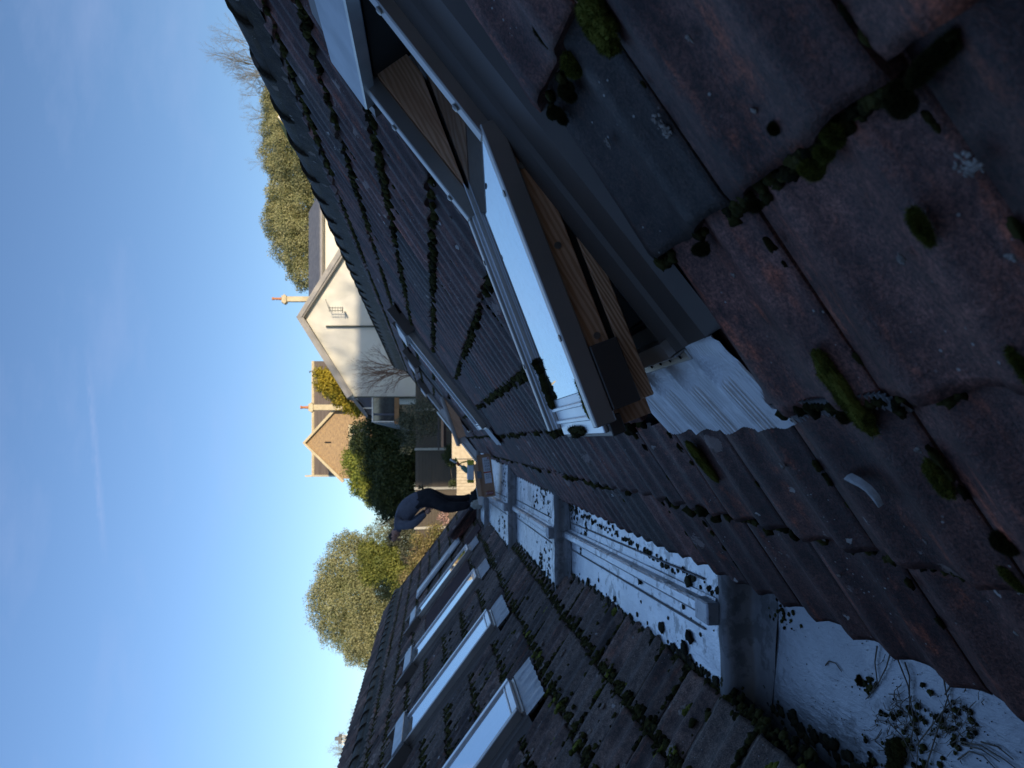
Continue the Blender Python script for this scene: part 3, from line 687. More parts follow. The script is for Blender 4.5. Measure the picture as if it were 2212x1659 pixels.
for i, (x, y, a_) in enumerate([(1945, 1630, .045), (1868, 1470, .012)]):
    p = bedpt(x, y, .004); o = moss_clump(None, p.x, p.y, p.z, a_, a_*.8, a_*.5, .4, M_moss, 60+i, name='fallen_moss')
    tag(o, ('large dark moss cushion on the lead at the bottom edge of the photo', 'small fallen moss tuft beside the twigs on the lead')[i], 'moss')

# ------------------------------------------------------------------ skylights
def apron(t, s0, s1, yc, hw_, y_tile, flip, mat, pleat=True, h0=.016):
    """lead skirt dressed over the tiles below a skylight (t: parent; coordinates in roof frame minus t.loc)"""
    nY, nS = (360, 26) if pleat else (60, 10); V = []
    for a_ in range(nS+1):
        f_s = a_/nS; s = s1+(s0-s1)*f_s
        for b_ in range(nY+1):
            y = yc-hw_+2*hw_*b_/nY; k_ = min(1, f_s*2.2)
            yy = y+.010*(1-k_)*math.sin(y*38)
            h = h0+.018*(1-f_s)+wave((yy-y_tile))*k_*1.05
            if pleat: h += .0030*math.sin(2*math.pi*(yy+.012*math.sin(s*30)*(1-k_))/.0085)
            V.append((s+(.004*math.sin(y*60) if a_ == nS else 0), y*(-1 if flip else 1), h if pleat else .03+.35*(h-.016)))
    Q = [(a_*(nY+1)+b_, a_*(nY+1)+b_+1, (a_+1)*(nY+1)+b_+1, (a_+1)*(nY+1)+b_) for a_ in range(nS) for b_ in range(nY)]
    return fast_mesh('apron', V, Q, mat, t, True)

def make_skylight(root_m, flip, yc, s0, label, group, hw_=.40, s1=1.86, hood_l=.17, glass_mat_=M_glass, openang=0, hh=.125):
    """skylight in the slope frame. The thing's empty sits on the slope at its foot."""
    T = empty('skylight', mat=root_m @ Matrix.Translation((s0, (-1 if flip else 1)*yc, 0)))
    tag(T, label, 'skylight', group)
    Ls = s1-s0; fw = hw_-.105
    # side flashings: flat strip, crease and upstand
    for sg in (-1, 1):
        mb = MB(); a0, a1, a2 = sg*hw_, sg*(fw+.055), sg*(fw+.012)
        pr = [(sg*(hw_+.035), -.012), (a0, .010), (sg*(fw+.030), .015), (sg*(fw+.022), .024), (sg*(fw-.016), .040), (sg*(fw-.022), .040), (sg*(fw-.024), -.03), (a0, -.01)]
        mb.prism([(-.02, y, z) for y, z in pr], (Ls+.06, 0, 0)); mb.build('side_flashing', M_aluD, T)
    # fixed outer frame
    mb = MB(); mb.box(-.02, .012, -fw, fw, -.05, .05); mb.build('bottom_rail', M_alu, T)
    if openang == 0:
        for sg in (-1, 1):
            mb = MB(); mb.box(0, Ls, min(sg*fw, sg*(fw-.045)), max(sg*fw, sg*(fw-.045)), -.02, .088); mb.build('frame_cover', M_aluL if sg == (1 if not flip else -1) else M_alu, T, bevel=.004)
        mb = MB(); mb.box(.03, Ls-.02, -fw+.04, fw-.04, .060, .072); mb.build('glazing', glass_mat_, T)
        mb = MB(); mb.box(.0, .045, -fw+.045, fw-.045, .055, .080); mb.box(.055, .070, -fw+.045, fw-.045, .070, .079); mb.build('bottom_sash_rail', M_aluL, T, bevel=.003)
    # hood over the top rail
    mb = MB(); mb.prism([(Ls-.02, -hw_+.05, min(.05, hh-.04)), (Ls-.02, -hw_+.05, hh), (Ls+hood_l*.75, -hw_+.05, hh-.007), (Ls+hood_l, -hw_+.05, .035)], (0, 2*hw_-.10, 0)); mb.build('hood', M_hood, T, bevel=.004)
    for sg in (-1, 1):
        mb = MB(); mb.box(Ls-.03, Ls+hood_l+(.10 if openang != 17.5 else -.02), min(sg*(hw_-.052), sg*(hw_+.0)), max(sg*(hw_-.052), sg*(hw_+.0)), -.01, hh-.02); mb.build('hood_end', M_aluD, T)
    mb = MB(); mb.prism([(Ls+hood_l, -hw_, .035), (Ls+hood_l+.12, -hw_, .02), (Ls+hood_l+.12, -hw_, -.01), (Ls+hood_l, -hw_, -.01)], (0, 2*hw_, 0)); mb.build('head_flashing', M_aluD, T)
    return T
# --- the near open one ------------------------------------------------------------
s0n, ycn = .85, 1.605
T = make_skylight(MR, False, ycn, s0n, 'nearest skylight propped open, its timber sash swung up over the tiles', 'open skylights on the right slope', hw_=.395, s1=1.845, hood_l=.20, openang=17.5, hh=.082)
PV_ = (1.40-s0n, .03)         # pivot (s, h) in the thing's frame
fw = .29
for sg in (-1, 1):                                   # fixed covers above the pivot
    a0, a1 = sorted((sg*.278, sg*.243)); mb = MB(); mb.box(PV_[0]-.01, 1.03, a0, a1, .022, .066); mb.build('frame_cover', M_alu, T, bevel=.003)
    for sx_ in (.62, .86):
        mb = MB(); mb.lathe([(0.001, .067), (.008, .067), (.009, .0705), (.004, .073)], (sx_, sg*.262, 0), 10); mb.build('screw', M_steel, T)
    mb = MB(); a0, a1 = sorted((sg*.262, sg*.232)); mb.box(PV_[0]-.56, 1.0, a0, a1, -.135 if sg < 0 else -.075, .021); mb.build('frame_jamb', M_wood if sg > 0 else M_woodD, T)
mb = MB(); mb.box(.012, .045, -.262, .262, -.135, .010); mb.build('frame_sill', M_woodG, T)
mb = MB(); mb.box(.99, 1.01, -.26, .26, -.135, .03); mb.build('frame_head', simple('shade_black_timber', (.012, .010, .009), (.02, .017, .015), 9, .9), T)  # head timber coloured black for the shade inside the opening
mb = MB(); mb.box(-.028, -.022, -.29, .29, -.004, .040); mb.box(-.05, -.022, -.29, .29, .012, .018); mb.build('drip_rail', M_alu, T, bevel=.002)
for i in range(9):
    mb = MB(); mb.lathe([(.001, .0185), (.0045, .0185), (.0045, .0195), (.001, .0197)], (-.037, -.25+i*.062, 0), 8); mb.build('fixing_hole', M_black, T)
# room behind: plaster reveals and a dark room below
mb = MB(); mb.box(.045, .96, -.262, -.250, -.50, -.135); mb.build('reveal', M_plaster, T)
mb = MB(); mb.box(.045, .99, .250, .262, -.50, -.076); mb.build('reveal', M_plaster, T)
mb = MB(); mb.box(.033, .045, -.262, .262, -.50, -.135); mb.build('reveal', M_plaster, T)
mb = MB(); mb.box(.96, .972, -.262, .262, -.50, -.135); mb.build('reveal', M_plaster, T)
mb = MB(); mb.box(-.2, 1.2, -.6, .6, -1.6, -1.58); mb.build('room_floor', M_woodD, T)
mb = MB()
mb.box(-.2, -.19, -.6, .6, -1.6, -.5); mb.box(1.19, 1.2, -.6, .6, -1.6, -.5); mb.box(-.2, 1.2, -.61, -.6, -1.6, -.5); mb.box(-.2, 1.2, .6, .61, -1.6, -.5)
mb.box(-.2, .04, -.6, .6, -.505, -.5); mb.box(.965, 1.2, -.6, .6, -.505, -.5); mb.box(.04, .965, -.6, -.256, -.505, -.5); mb.box(.04, .965, .256, .6, -.505, -.5); mb.build('room_lining', M_plaster, T)
# the sash, hinged at mid height and tilted
A_ = math.radians(17.5)
S_ = Matrix.Translation((PV_[0], 0, PV_[1])) @ Matrix.Rotation(A_, 4, 'Y')   # local -x points down the slope
def sash(mb, *b): mb.box(*b, M=S_); return mb
Lb, Lt = -.625, .50
for sg in (-1, 1):
    a0, a1 = sorted((sg*.288, sg*.258)); mb = MB(); sash(mb, Lb, .0, a0, a1, -.012, .030); mb.build('sash_cover', M_alu, T, bevel=.0025)
    mb = MB(); sash(mb, Lb+.10, Lt, *sorted((sg*.276, sg*.226)), -.058, .004); mb.build('sash_stile', M_wood, T, bevel=.002)
    mb = MB(); sash(mb, Lb+.05, Lt, *sorted((sg*.268, sg*.226)), -.072, -.059); mb.build('gasket', M_black, T)
    mb = MB(); sash(mb, Lb+.02, Lt, *sorted((sg*.272, sg*.222)), -.104, -.073); mb.build('sash_lower_stile', M_wood2, T, bevel=.002)
    mb = MB(); sash(mb, Lb, .5, *sorted((sg*.240, sg*.232)), .002, .014); mb.build('glazing_bead', M_aluL, T, bevel=.002)
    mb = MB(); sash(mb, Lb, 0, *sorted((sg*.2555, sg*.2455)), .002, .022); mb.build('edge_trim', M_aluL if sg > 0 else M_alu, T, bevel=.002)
    for (sx_, hz) in ((-.10, -.02), (-.27, -.03), (-.46, -.038)):
        mb = MB(); n8 = 10; vs = [S_ @ Vector((sx_+.007*math.cos(q*2*math.pi/n8), sg*.2785, hz+.007*math.sin(q*2*math.pi/n8))) for q in range(n8)]; mb.prism(vs, (0, -sg*.004, 0)); mb.build('screw', M_steel, T)
    for sx_ in (-.14, -.44):
        mb = MB(); n8 = 10; vs = [S_ @ Vector((sx_+.007*math.cos(q*2*math.pi/n8), sg*.272+.007*math.sin(q*2*math.pi/n8), .0325)) for q in range(n8)]; mb.prism(vs, (0, 0, -.003)); mb.build('screw', M_steel, T)
    # hinge disc
    mb = MB(); n8 = 20; vs = [S_ @ Vector((.02+.045*math.cos(q*2*math.pi/n8), sg*.2795, -.045+.045*math.sin(q*2*math.pi/n8))) for q in range(n8)]; mb.prism(vs, (0, -sg*.006, 0)); h_ = mb.build('pivot_hinge', M_brass, T)
    mb = MB(); vs = [S_ @ Vector((.0+.011*math.cos(q*2*math.pi/12), sg*.2830, -.03+.011*math.sin(q*2*math.pi/12))) for q in range(12)]; mb.prism(vs, (0, -sg*.004, 0)); mb.build('hinge_pin', M_black, h_)
mb = MB(); sash(mb, Lb+.075, Lt, -.2425, .2425, -.004, .006); mb.build('glazing', M_glass, T)
mb = MB(); sash(mb, Lb-.02, Lb+.075, -.222, .222, -.006, .004); sash(mb, Lb+.012, Lb+.022, -.222, .222, .004, .012); sash(mb, Lb+.045, Lb+.055, -.222, .222, .004, .013); mb.build('bottom_sash_rail', M_aluL, T, bevel=.002)
mb = MB(); sash(mb, Lb-.015, Lb+.07, -.222, .222, -.10, -.008); mb.build('sash_bottom_timber', M_wood, T)
mb = MB(); sash(mb, Lb-.03, Lb+.01, -.24, .24, -.035, -.006); mb.build('drip_edge', M_aluD, T, bevel=.002)
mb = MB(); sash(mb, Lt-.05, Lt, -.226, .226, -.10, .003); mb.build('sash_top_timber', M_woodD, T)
mb = MB(); sash(mb, Lb+.02, Lb+.15, -.291, -.279, -.070, -.013); mb.build('stop_plate', M_aluD, T, bevel=.002)
ap = apron(None, .612, .83, 1.525, .345, 1.212, False, M_apron, h0=-.006); ap.parent = T; ap.matrix_parent_inverse = (MR @ Matrix.Translation((s0n, ycn, 0))).inverted() @ MR
ap = apron(None, .622, .672, 1.03, .155, 1.212, False, M_apronL, h0=-.014); ap.parent = T; ap.name = 'apron_edge'; ap.matrix_parent_inverse = (MR @ Matrix.Translation((s0n, ycn, 0))).inverted() @ MR
# moss on the sash
for i, (sx_, sy_, a_, b_) in enumerate(((Lb+.10, .195, .045, .010), (Lb+.17, .200, .018, .008), (Lb+.06, -.200, .040, .012), (Lb-.012, .02, .012, .07))):
    o = moss_clump(None, 0, 0, 0, a_, b_, .012, 0, M_moss if i != 2 else M_mossG, 40+i, name='moss_tuft', fz=.006, n=1800); o.parent = T; o.matrix_local = S_ @ Matrix.Translation((sx_, sy_, .008))
# --- the others --------------------------------------------------------------------
def add_apron(T_, root_m, yc, s0, sa, sb, y_tile, flip, hw_, mat):
    ap = apron(None, sa, sb, yc, hw_, y_tile, flip, mat, pleat=False); ap.parent = T_
    ap.matrix_parent_inverse = (root_m @ Matrix.Translation((s0, (-1 if flip else 1)*yc, 0))).inverted() @ root_m
T = make_skylight(MR, False, WIN_R[1], .78, 'closed skylight on the right slope, second from the camera, bright glass strip beside dark flashing', 'skylights on the right slope', hw_=.41, s1=1.93)
add_apron(T, MR, WIN_R[1], .78, .55, .78, 1.212, False, .26, M_apronL)
T = make_skylight(MR, False, WIN_R[2], .78, 'farther skylight tilted open on the right slope, its brown timber side showing', 'open skylights on the right slope', hw_=.41, s1=1.93, openang=17)
S_ = Matrix.Translation((.60, 0, .03)) @ Matrix.Rotation(math.radians(19), 4, 'Y')
for sg in (-1, 1):
    mb = MB(); sash(mb, -.72, 0, *sorted((sg*.29, sg*.24)), .006, .042); mb.build('sash_cover', M_alu, T, bevel=.003)
    mb = MB(); sash(mb, -.62, .5, *sorted((sg*.278, sg*.226)), -.11, .004); mb.build('sash_stile', M_wood, T)
mb = MB(); sash(mb, -.66, .5, -.226, .226, -.004, .006); mb.build('glazing', M_glass, T)
mb = MB(); sash(mb, -.70, -.62, -.226, .226, -.10, .006); mb.build('bottom_sash_rail', M_aluL, T)
T = make_skylight(MR, False, WIN_R[3], .62, 'farthest skylight on the right slope, new unit with white side casing near the cardboard box', 'skylights on the right slope', hw_=.41, s1=1.75)
mb = MB(); mb.box(-.42, .72, -.44, .40, .03, .13); mb.build('new_casing', M_white, T, bevel=.004)
mb = MB(); mb.box(-.44, .74, -.455, .42, .131, .142); mb.build('casing_cover', M_alu, T)
labL = ['large skylight cut by the bottom edge of the photo, first on the left slope', 'second skylight up the left slope with a full length bright glass pane', 'third skylight on the left slope, its lower glass reflecting a pale wall', 'fourth and farthest skylight on the left slope, beside the pale upturned casing']
for i, yc in enumerate(WIN_L):
    T = make_skylight(ML, True, yc, .22, labL[i], 'skylights on the left slope', hw_=.40, s1=1.47, hood_l=.17)
    add_apron(T, ML, yc, .22, .03, .20, -.20, True, .36, M_apronL)
    mb = MB(); mb.box(-.10, -.02, -.29, .29, -.01, .03); mb.box(-.16, -.11, -.29, .29, -.01, .02); mb.build('sill_flashing', M_alu, T, bevel=.004)
# pale casing lying on the far left slope
T = empty('roof_panel', mat=ML @ Matrix.Translation((.35, -12.9, .04))); tag(T, 'pale grey metal casing lying face up on the far left slope', 'metal casing')
mb = MB(); mb.box(0, 1.22, -.35, .30, 0, .03); mb.build('panel', simple('pale_grey_metal', (.42, .45, .47), (.50, .53, .55), 4, .45, .2), T, bevel=.004)
mb = MB(); mb.box(.3, 1.15, .12, .20, .031, .055); mb.box(.3, 1.15, .225, .25, .031, .05); mb.build('raised_rail', M_aluL, T)
mb = MB(); mb.box(-.10, .10, -.42, -.38, 0, .03); mb.build('marker', simple('yellow_paint', (.5, .33, .04), (.6, .4, .05), 4, .5), T)
# missing tiles: reddish felt patches
for (a0, a1, b0, b1) in ((.33, 1.3, 9.6, 10.6), (-.1, .3, 11.6, 12.4)):
    mb = MB(); mb.box(a0, a1, -b1, -b0, -.02, .030); mb.build('felt_patch', M_felt, roofL)
# stack of spare tiles
st = empty('tile_stack', mat=ML @ Matrix.Translation((-.28, -13.3, .03))); tag(st, 'stack of spare roof tiles laid on edge at the foot of the left slope', 'roof tiles')
tm = tile_mesh(99, M_tileR)
for i in range(6):
    o = obj('tile', tm, st); o.matrix_local = Matrix.Translation((-.10+i*.01, -.25+i*.02, .03+i*.035)) @ Matrix.Rotation(random.uniform(-.05, .05), 4, 'Z') @ Matrix.Diagonal((1.9, 1.3, 1, 1))

# ------------------------------------------------------------------ cardboard box and the clutter beyond
def text_mesh(body, size, name, mat, parent, M_, extr=.0004):
    cu = bpy.data.curves.new(name, 'FONT'); cu.body = body; cu.size = size; cu.extrude = extr; cu.align_x = 'LEFT'
    t_ = bpy.data.objects.new('tmp_text', cu); C.objects.link(t_); dg = bpy.context.evaluated_depsgraph_get(); dg.update()
    me = bpy.data.meshes.new_from_object(t_.evaluated_get(dg)); bpy.data.objects.remove(t_); me.materials.clear(); me.materials.append(mat)
    o = obj(name, me, parent); o.matrix_local = M_; return o
YB = 9.6
c_br, c_bl, c_tl, c_tr = P(1059, 980, YB), P(1071, 1071, YB), P(1047, 1073, YB), P(1033, 984, YB)
ux = Vector(c_br-c_bl); wB = ux.length; ux.normalize(); uz = Vector((0, -.10, 1)); uz = (uz-ux*uz.dot(ux)).normalized(); uy = uz.cross(ux).normalized(); hB = (Vector(c_tl)-Vector(c_bl)).length
MBx = Matrix(((ux.x, uy.x, uz.x, c_bl[0]), (ux.y, uy.y, uz.y, c_bl[1]), (ux.z, uy.z, uz.z, c_bl[2]), (0, 0, 0, 1)))
bx = empty('cardboard_box', mat=MBx); tag(bx, 'long open cardboard box with two white labels and a red logo at the gutter end', 'box')
t_ = .006; D = .24
mb = MB(); mb.box(0, wB, 0, t_, 0, hB); mb.build('front_panel', M_card, bx)
mb = MB(); mb.box(0, wB, D-t_, D, 0, hB); mb.box(0, t_, t_+.001, D-t_-.001, 0, hB); mb.box(wB-t_, wB, t_+.001, D-t_-.001, 0, hB); mb.box(t_+.001, wB-t_-.001, t_+.001, D-t_-.001, 0, t_); mb.build('walls', M_card, bx)
mb = MB(); mb.prism([(.0, D, hB), (wB*.78, D, hB), (wB*.78, D+.05, hB+.055), (.0, D+.05, hB+.045)], (0, .005, 0)); mb.build('flap', M_card, bx)
mb = MB(); mb.prism([(wB*.45, .01, hB), (wB*.62, .01, hB), (wB*.62, .16, hB+.035), (wB*.45, .16, hB+.035)], (0, 0, .005)); mb.build('inner_flap', simple('dark_card', (.06, .06, .06), (.09, .085, .08), 5), bx)
lw = wB
mb = MB(); mb.box(lw*.595, lw*.93, -.0015, -.0003, hB*.17, hB*.80); l1 = mb.build('label', M_paper, bx)
mb = MB(); mb.box(lw*.32, lw*.56, -.0015, -.0003, hB*.17, hB*.80); l2 = mb.build('label', M_paper, bx)
mb = MB(); mb.box(lw*.565, lw*.590, -.0015, -.0003, hB*.17, hB*.80); mb.build('red_band', M_redp, bx)
mb = MB(); mb.prism([Vector((lw*.905+.011*math.cos(q*math.pi/8), -.0018, hB*.27+.011*math.sin(q*math.pi/8))) for q in range(16)], (0, -.0006, 0)); mb.build('red_dot', M_redp, bx)
# printed lines, as grey blocks of small type, reading up the box as in the photograph
mb = MB(); g = random.Random(3)
def lines(u0, u1, v0, v1, n):
    for i in range(n):
        v = v0+(v1-v0)*i/n; u = u0
        while u < u1*1.0:
            w_ = g.uniform(.008, .022); mb.box(u, min(u+w_, u1), -.0022, -.0016, v, v+(v1-v0)/n*.5); u += w_+.004
for (u0, u1) in ((.62, .67), (.70, .75), (.77, .81), (.84, .88)): lines(lw*u0, lw*u1, hB*.24, hB*.70, 3)
for (u0, u1) in ((.43, .455), (.47, .495), (.51, .535)): lines(lw*u0, lw*u1, hB*.25, hB*.70, 3)
mb.build('print', M_greyp, bx)
mb = MB(); mb.box(lw*.045, lw*.135, -.0015, -.0003, hB*.16, hB*.78); mb.build('logo_block', M_redd, bx)
text_mesh('VELUX', .034, 'logo_letters', M_paper, bx, Matrix.Translation((lw*.108, -.0018, hB*.20)) @ Matrix.Rotation(math.pi/2, 4, 'X') @ Matrix.Rotation(math.pi/2, 4, 'Z'))
# white sheet offcut beside it
a_ = [P(1045, 1060, 9.9), P(1042, 1092, 9.9), P(1034, 1090, 9.9), P(1028, 1052, 9.9), P(1040, 1064, 9.9)]
mb = MB(); mb.prism(a_, (0, .02, 0)); tag(mb.build('offcut_sheet', M_white), 'white sheet offcut propped at the left end of the cardboard box', 'sheet')
# pale blue tray with lime edges beyond the box
a_ = [P(1024, 1005, 13.0), P(1024, 1038, 13.0), P(1010, 1038, 13.0), P(1010, 1004, 13.0)]
M_blue = simple('pale_blue_plastic', (.70, .78, .80), (.78, .84, .86), 6, .5); M_lime = simple('lime_plastic', (.55, .50, .05), (.65, .60, .07), 6, .5)
cr = empty('plastic_crate', a_[0]); tag(cr, 'pale blue plastic crate with lime green ends beyond the cardboard box', 'crate')
def rel(pts, o): return [Vector(p)-Vector(o) for p in pts]
mb = MB(); mb.prism(rel([P(1024, 1005, 13.0), P(1024, 1037, 13.0), P(1010, 1037, 13.0), P(1010, 1005, 13.0)], a_[0]), (0, .25, 0)); mb.build('body', M_blue, cr, bevel=.01)
for (ya, yb) in ((994, 1004.4), (1037.6, 1043)):
    mb = MB(); mb.prism(rel([P(1024, ya, 13.0), P(1024, yb, 13.0), P(1010, yb, 13.0), P(1010, ya, 13.0)], a_[0]), (0, .22, 0)); mb.build('end_handle', M_lime, cr, bevel=.008)
# walkway boards across the gutter end
wk = empty('walkway', (-.6, 12.35, -.80)); tag(wk, 'grey timber walkway boards bridging the gutter end where the man stands', 'boards')
M_gb = wood_mat('grey_board', (.24, .20, .17), (.16, .13, .11), (.12, .10, .09), 2, 10)
for i in range(4): mb = MB(); mb.box(-.95, 1.05, .01+i*.2, .195+i*.2, 0, .04); mb.build('board', M_gb, wk, bevel=.004)
mb = MB(); mb.box(-.95, 1.05, -.0, .008, -.16, .045); mb.build('fascia_board', M_gb, wk)
sb = empty('timber_boards', P(955, 905, 18.2)); tag(sb, 'brown timber boards with dark edges standing level beyond the right roof verge', 'boards'); o_ = P(955, 905, 18.2)
mb = MB(); mb.prism(rel([P(953, 895, 18.2), P(953, 966, 18.2), P(958, 966, 18.2), P(958, 895, 18.2)], o_), (0, .25, 0)); mb.build('board', M_wood, sb)
mb = MB(); mb.prism(rel([P(946, 893, 18.2), P(946, 972, 18.2), P(949, 972, 18.2), P(949, 893, 18.2)], o_), (0, .28, 0)); mb.build('top_rail', M_aluD, sb)
mb = MB(); mb.prism(rel([P(959, 893, 18.2), P(959, 963, 18.2), P(964, 963, 18.2), P(964, 893, 18.2)], o_), (0, .28, 0)); mb.build('board', M_woodD, sb)
bo = empty('spray_bottle', P(1010, 1018, 13.1)); ob_ = P(1010, 1018, 13.1); tag(bo, 'green spray bottle with a red and white trigger leaning above the blue crate', 'bottle')
def tb(pts, rad, name, mat, n=8):
    mb = MB(); mb.tube([Vector(P(x, y, 13.1))-Vector(ob_) for x, y in pts], rad, n); mb.build(name, mat, bo, smooth=True)
tb([(1011, 1019), (1008, 1016), (999, 1009), (997, 1007)], [.045, .05, .045, .02], 'bottle_body', simple('green_plastic', (.10, .22, .16), (.14, .28, .20), 6, .4))
tb([(998, 1008), (991, 1004)], .022, 'neck', M_white); tb([(992, 1005), (988, 1000), (986, 1002)], .03, 'trigger', M_redp); tb([(988, 1001), (972, 992)], .018, 'nozzle', M_white)
tb([(991, 1003), (998, 999), (1009, 997)], .012, 'stalk', M_lime, 5); tb([(990, 1000), (986, 993), (984, 989)], .012, 'stalk', M_lime, 5)
# clutter at the man's feet
g = random.Random(8)
o = moss_clump(None, 0, 0, 0, .16, .14, .09, .3, simple('black_sacking', (.006, .007, .010), (.015, .016, .022), 9, .7), 70, name='rubble_sack', fz=.001, n=10)
o.location = P(1026, 1080, 12.4); tag(o, "crumpled black sack at the crouching man's feet", 'sack')
o = moss_clump(None, 0, 0, 0, .07, .12, .15, .3, simple('cream_polythene', (.40, .40, .33), (.55, .54, .46), 9, .5), 71, name='plastic_bag', fz=.001, n=10)
o.location = P(1030, 1090, 12.1); tag(o, 'crumpled cream plastic bag beside the black sack', 'bag')

# ------------------------------------------------------------------ ground and terraces
M_grass = simple('winter_grass', (.045, .055, .018), (.075, .080, .030), .8, .95, bump=.6, bscale=9, bd=.05)
gm = MB(); 
gm.add([(-400, -200, -4), (400, -200, -4), (400, 29.9, -4), (-400, 29.9, -4), (400, 30.0, -1.15), (-400, 30.0, -1.15), (900, 1500, -1.15), (-900, 1500, -1.15)], [(0, 1, 2, 3), (3, 2, 4, 5), (5, 4, 6, 7)])
tag(gm.build('ground', M_grass), kind='structure')
mb = MB(); mb.box(-12, 14, 20, 29.7, -3.99, -3.95); tag(mb.build('patio', simple('patio_stone', (.30, .26, .20), (.38, .33, .26), 3, .8)), kind='structure')
M_cream = simple('limestone_slab', (.52, .43, .30), (.64, .54, .39), 6, .8, bump=.4, bscale=12, bd=.01)
rw = empty('retaining_wall', P(986, 1085, 29.6)); tag(rw, 'sunlit cream retaining wall of upright slabs below the timber fence', 'wall')
a_ = P(986, 1150, 29.6); b_ = P(986, 960, 29.6); x = a_[0]; z0, z1 = -3.96, float(a_[2]); g = random.Random(2); og = P(986, 1085, 29.6)
while x < b_[0]:
    w_ = g.uniform(.11, .15); mb = MB(); d = g.uniform(0, .02)
    mb.box(x-og[0]+.003, x+w_-.003-og[0], -.06+d, .10, z0-og[2], z1-og[2]-g.uniform(0, .02)); mb.build('slab', M_cream, rw, bevel=.006); x += w_
mb = MB(); mb.box(b_[0]-og[0]-.6, b_[0]+3-og[0], -.12, .2, z0-og[2], z1-og[2]+.18); mb.build('pier', M_cream, rw, bevel=.02)

# ------------------------------------------------------------------ fence
M_fence = wood_mat('fence_board', (.115, .092, .066), (.075, .06, .045), (.055, .05, .04), 2, 20); M_post = simple('concrete_post', (.40, .38, .33), (.48, .46, .40), 8, .85)
YF = 34.8; fn = empty('timber_fence', P(986, 1054, YF)); fo = P(986, 1054, YF); tag(fn, 'weathered horizontal board fence with pale concrete posts behind the man', 'fence')
post_y = [1309, 1224, 1139, 1054, 969.5, 885, 800]; g = random.Random(4)
for i, py in enumerate(post_y):
    xa = P(986, py, YF)[0]-fo[0]; mb = MB(); mb.box(xa-.06, xa+.06, -.07, .07, -.15, 2.02); mb.build('post', M_post, fn, bevel=.01)
    if i+1 < len(post_y):
        xb = P(986, post_y[i+1], YF)[0]-fo[0]; nb = 13
        for k in range(nb):
            z = k*1.95/nb; mb = MB(); d = g.uniform(-.006, .006); mb.prism([(xa+.07, -.020+d, z), (xa+.07, .012, z+.175), (xa+.07, .024, z+.175), (xa+.07, .005, z)], (xb-xa-.14, 0, 0)); mb.build('board', M_fence, fn)

# ------------------------------------------------------------------ far houses
def poly(pts, Y): return [P(x, y, Y) for x, y in pts]
def back(mb, pts, Y, depth, mi=0): mb.prism(poly(pts, Y), (0, depth, 0), mi); return mb
M_render = simple('white_render', (.74, .71, .62), (.80, .77, .69), 1.2, .85, bump=.15, bscale=9)
M_barge = simple('grey_barge_board', (.34, .32, .30), (.40, .38, .36), 3, .6)
M_slate = simple('grey_slate', (.13, .135, .15), (.18, .185, .20), 3, .6, bump=.2, bscale=5, bd=.02)
M_pipe = simple('green_grey_pipe', (.05, .06, .05), (.08, .09, .075), 5, .5)
M_stone = simple('dressed_stone', (.50, .42, .27), (.62, .53, .36), 3, .8, bump=.2, bscale=8, bd=.02)
M_pot = simple('clay_pot', (.45, .18, .08), (.55, .25, .12), 5, .8)
Y1 = 42.0
wh = empty('white_cottage', P(900, 685, Y1)); tag(wh, 'white rendered gable cottage with grey barge boards and a drainpipe', 'house')
ow = P(900, 685, Y1)
def bld(mb, name, mat, parent, o, bevel=0):
    mb.v = [tuple(Vector(v)-Vector(o)) for v in mb.v]; return mb.build(name, mat, parent, bevel=bevel)
mb = MB(); back(mb, [(658, 685), (757, 843), (757, 857), (1000, 857), (1000, 513), (757, 513), (757, 527)], Y1, 9); bld(mb, 'wall', M_render, wh, ow)
mb = MB(); mb.prism(poly([(640, 685), (655, 685), (762, 852), (750, 861)], Y1-.35), (0, 9.6, 0)); bld(mb, 'roof', M_barge, wh, ow)
mb = MB(); mb.prism(poly([(640, 684.8), (655, 684.8), (762, 520), (750, 508)], Y1-.35), (0, 9.6, 0)); bld(mb, 'roof', M_barge, wh, ow)
mb = MB(); mb.prism(poly([(641.5, 685), (651, 685), (758, 855), (750, 859)], Y1-.42), (0, .05, 0)); mb.prism(poly([(641.5, 684.9), (651, 684.9), (758, 516), (750, 511)], Y1-.42), (0, .05, 0)); bld(mb, 'barge_board', M_barge, wh, ow)
mb = MB(); mb.tube([P(704, 796-91, Y1-.12), P(830, 796-91, Y1-.12)], .055, 8); bld(mb, 'drainpipe', M_pipe, wh, ow)
mb = MB(); mb.tube([P(900, 858.5, Y1-.1), P(765, 858.5, Y1-.1)], .06, 8); bld(mb, 'downpipe', M_pipe, wh, ow)
ae = MB()
for yy in (665, 671): ae.tube([P(710, yy, Y1-.55), P(740, yy, Y1-.55)], .018, 5)
ae.tube([P(703, 646, Y1-.5), P(711, 668, Y1-.5)], .018, 5); ae.tube([P(740, 663, Y1-.5), P(740, 676, Y1-.5)], .03, 5)
for q in range(5): ae.tube([P(712+q*6, 662, Y1-.55), P(712+q*6, 674, Y1-.55)], .010, 4)
ae.tube([P(745, 674, Y1-.5), P(745, 674, Y1)], .05, 5); bld(ae, 'aerial', M_pipe, wh, ow)
mb = MB(); mb.tube([P(851, 778, Y1-.12), P(851, 800, Y1-.12)], .04, 6); bld(mb, 'overflow_pipe', M_pipe, wh, ow)
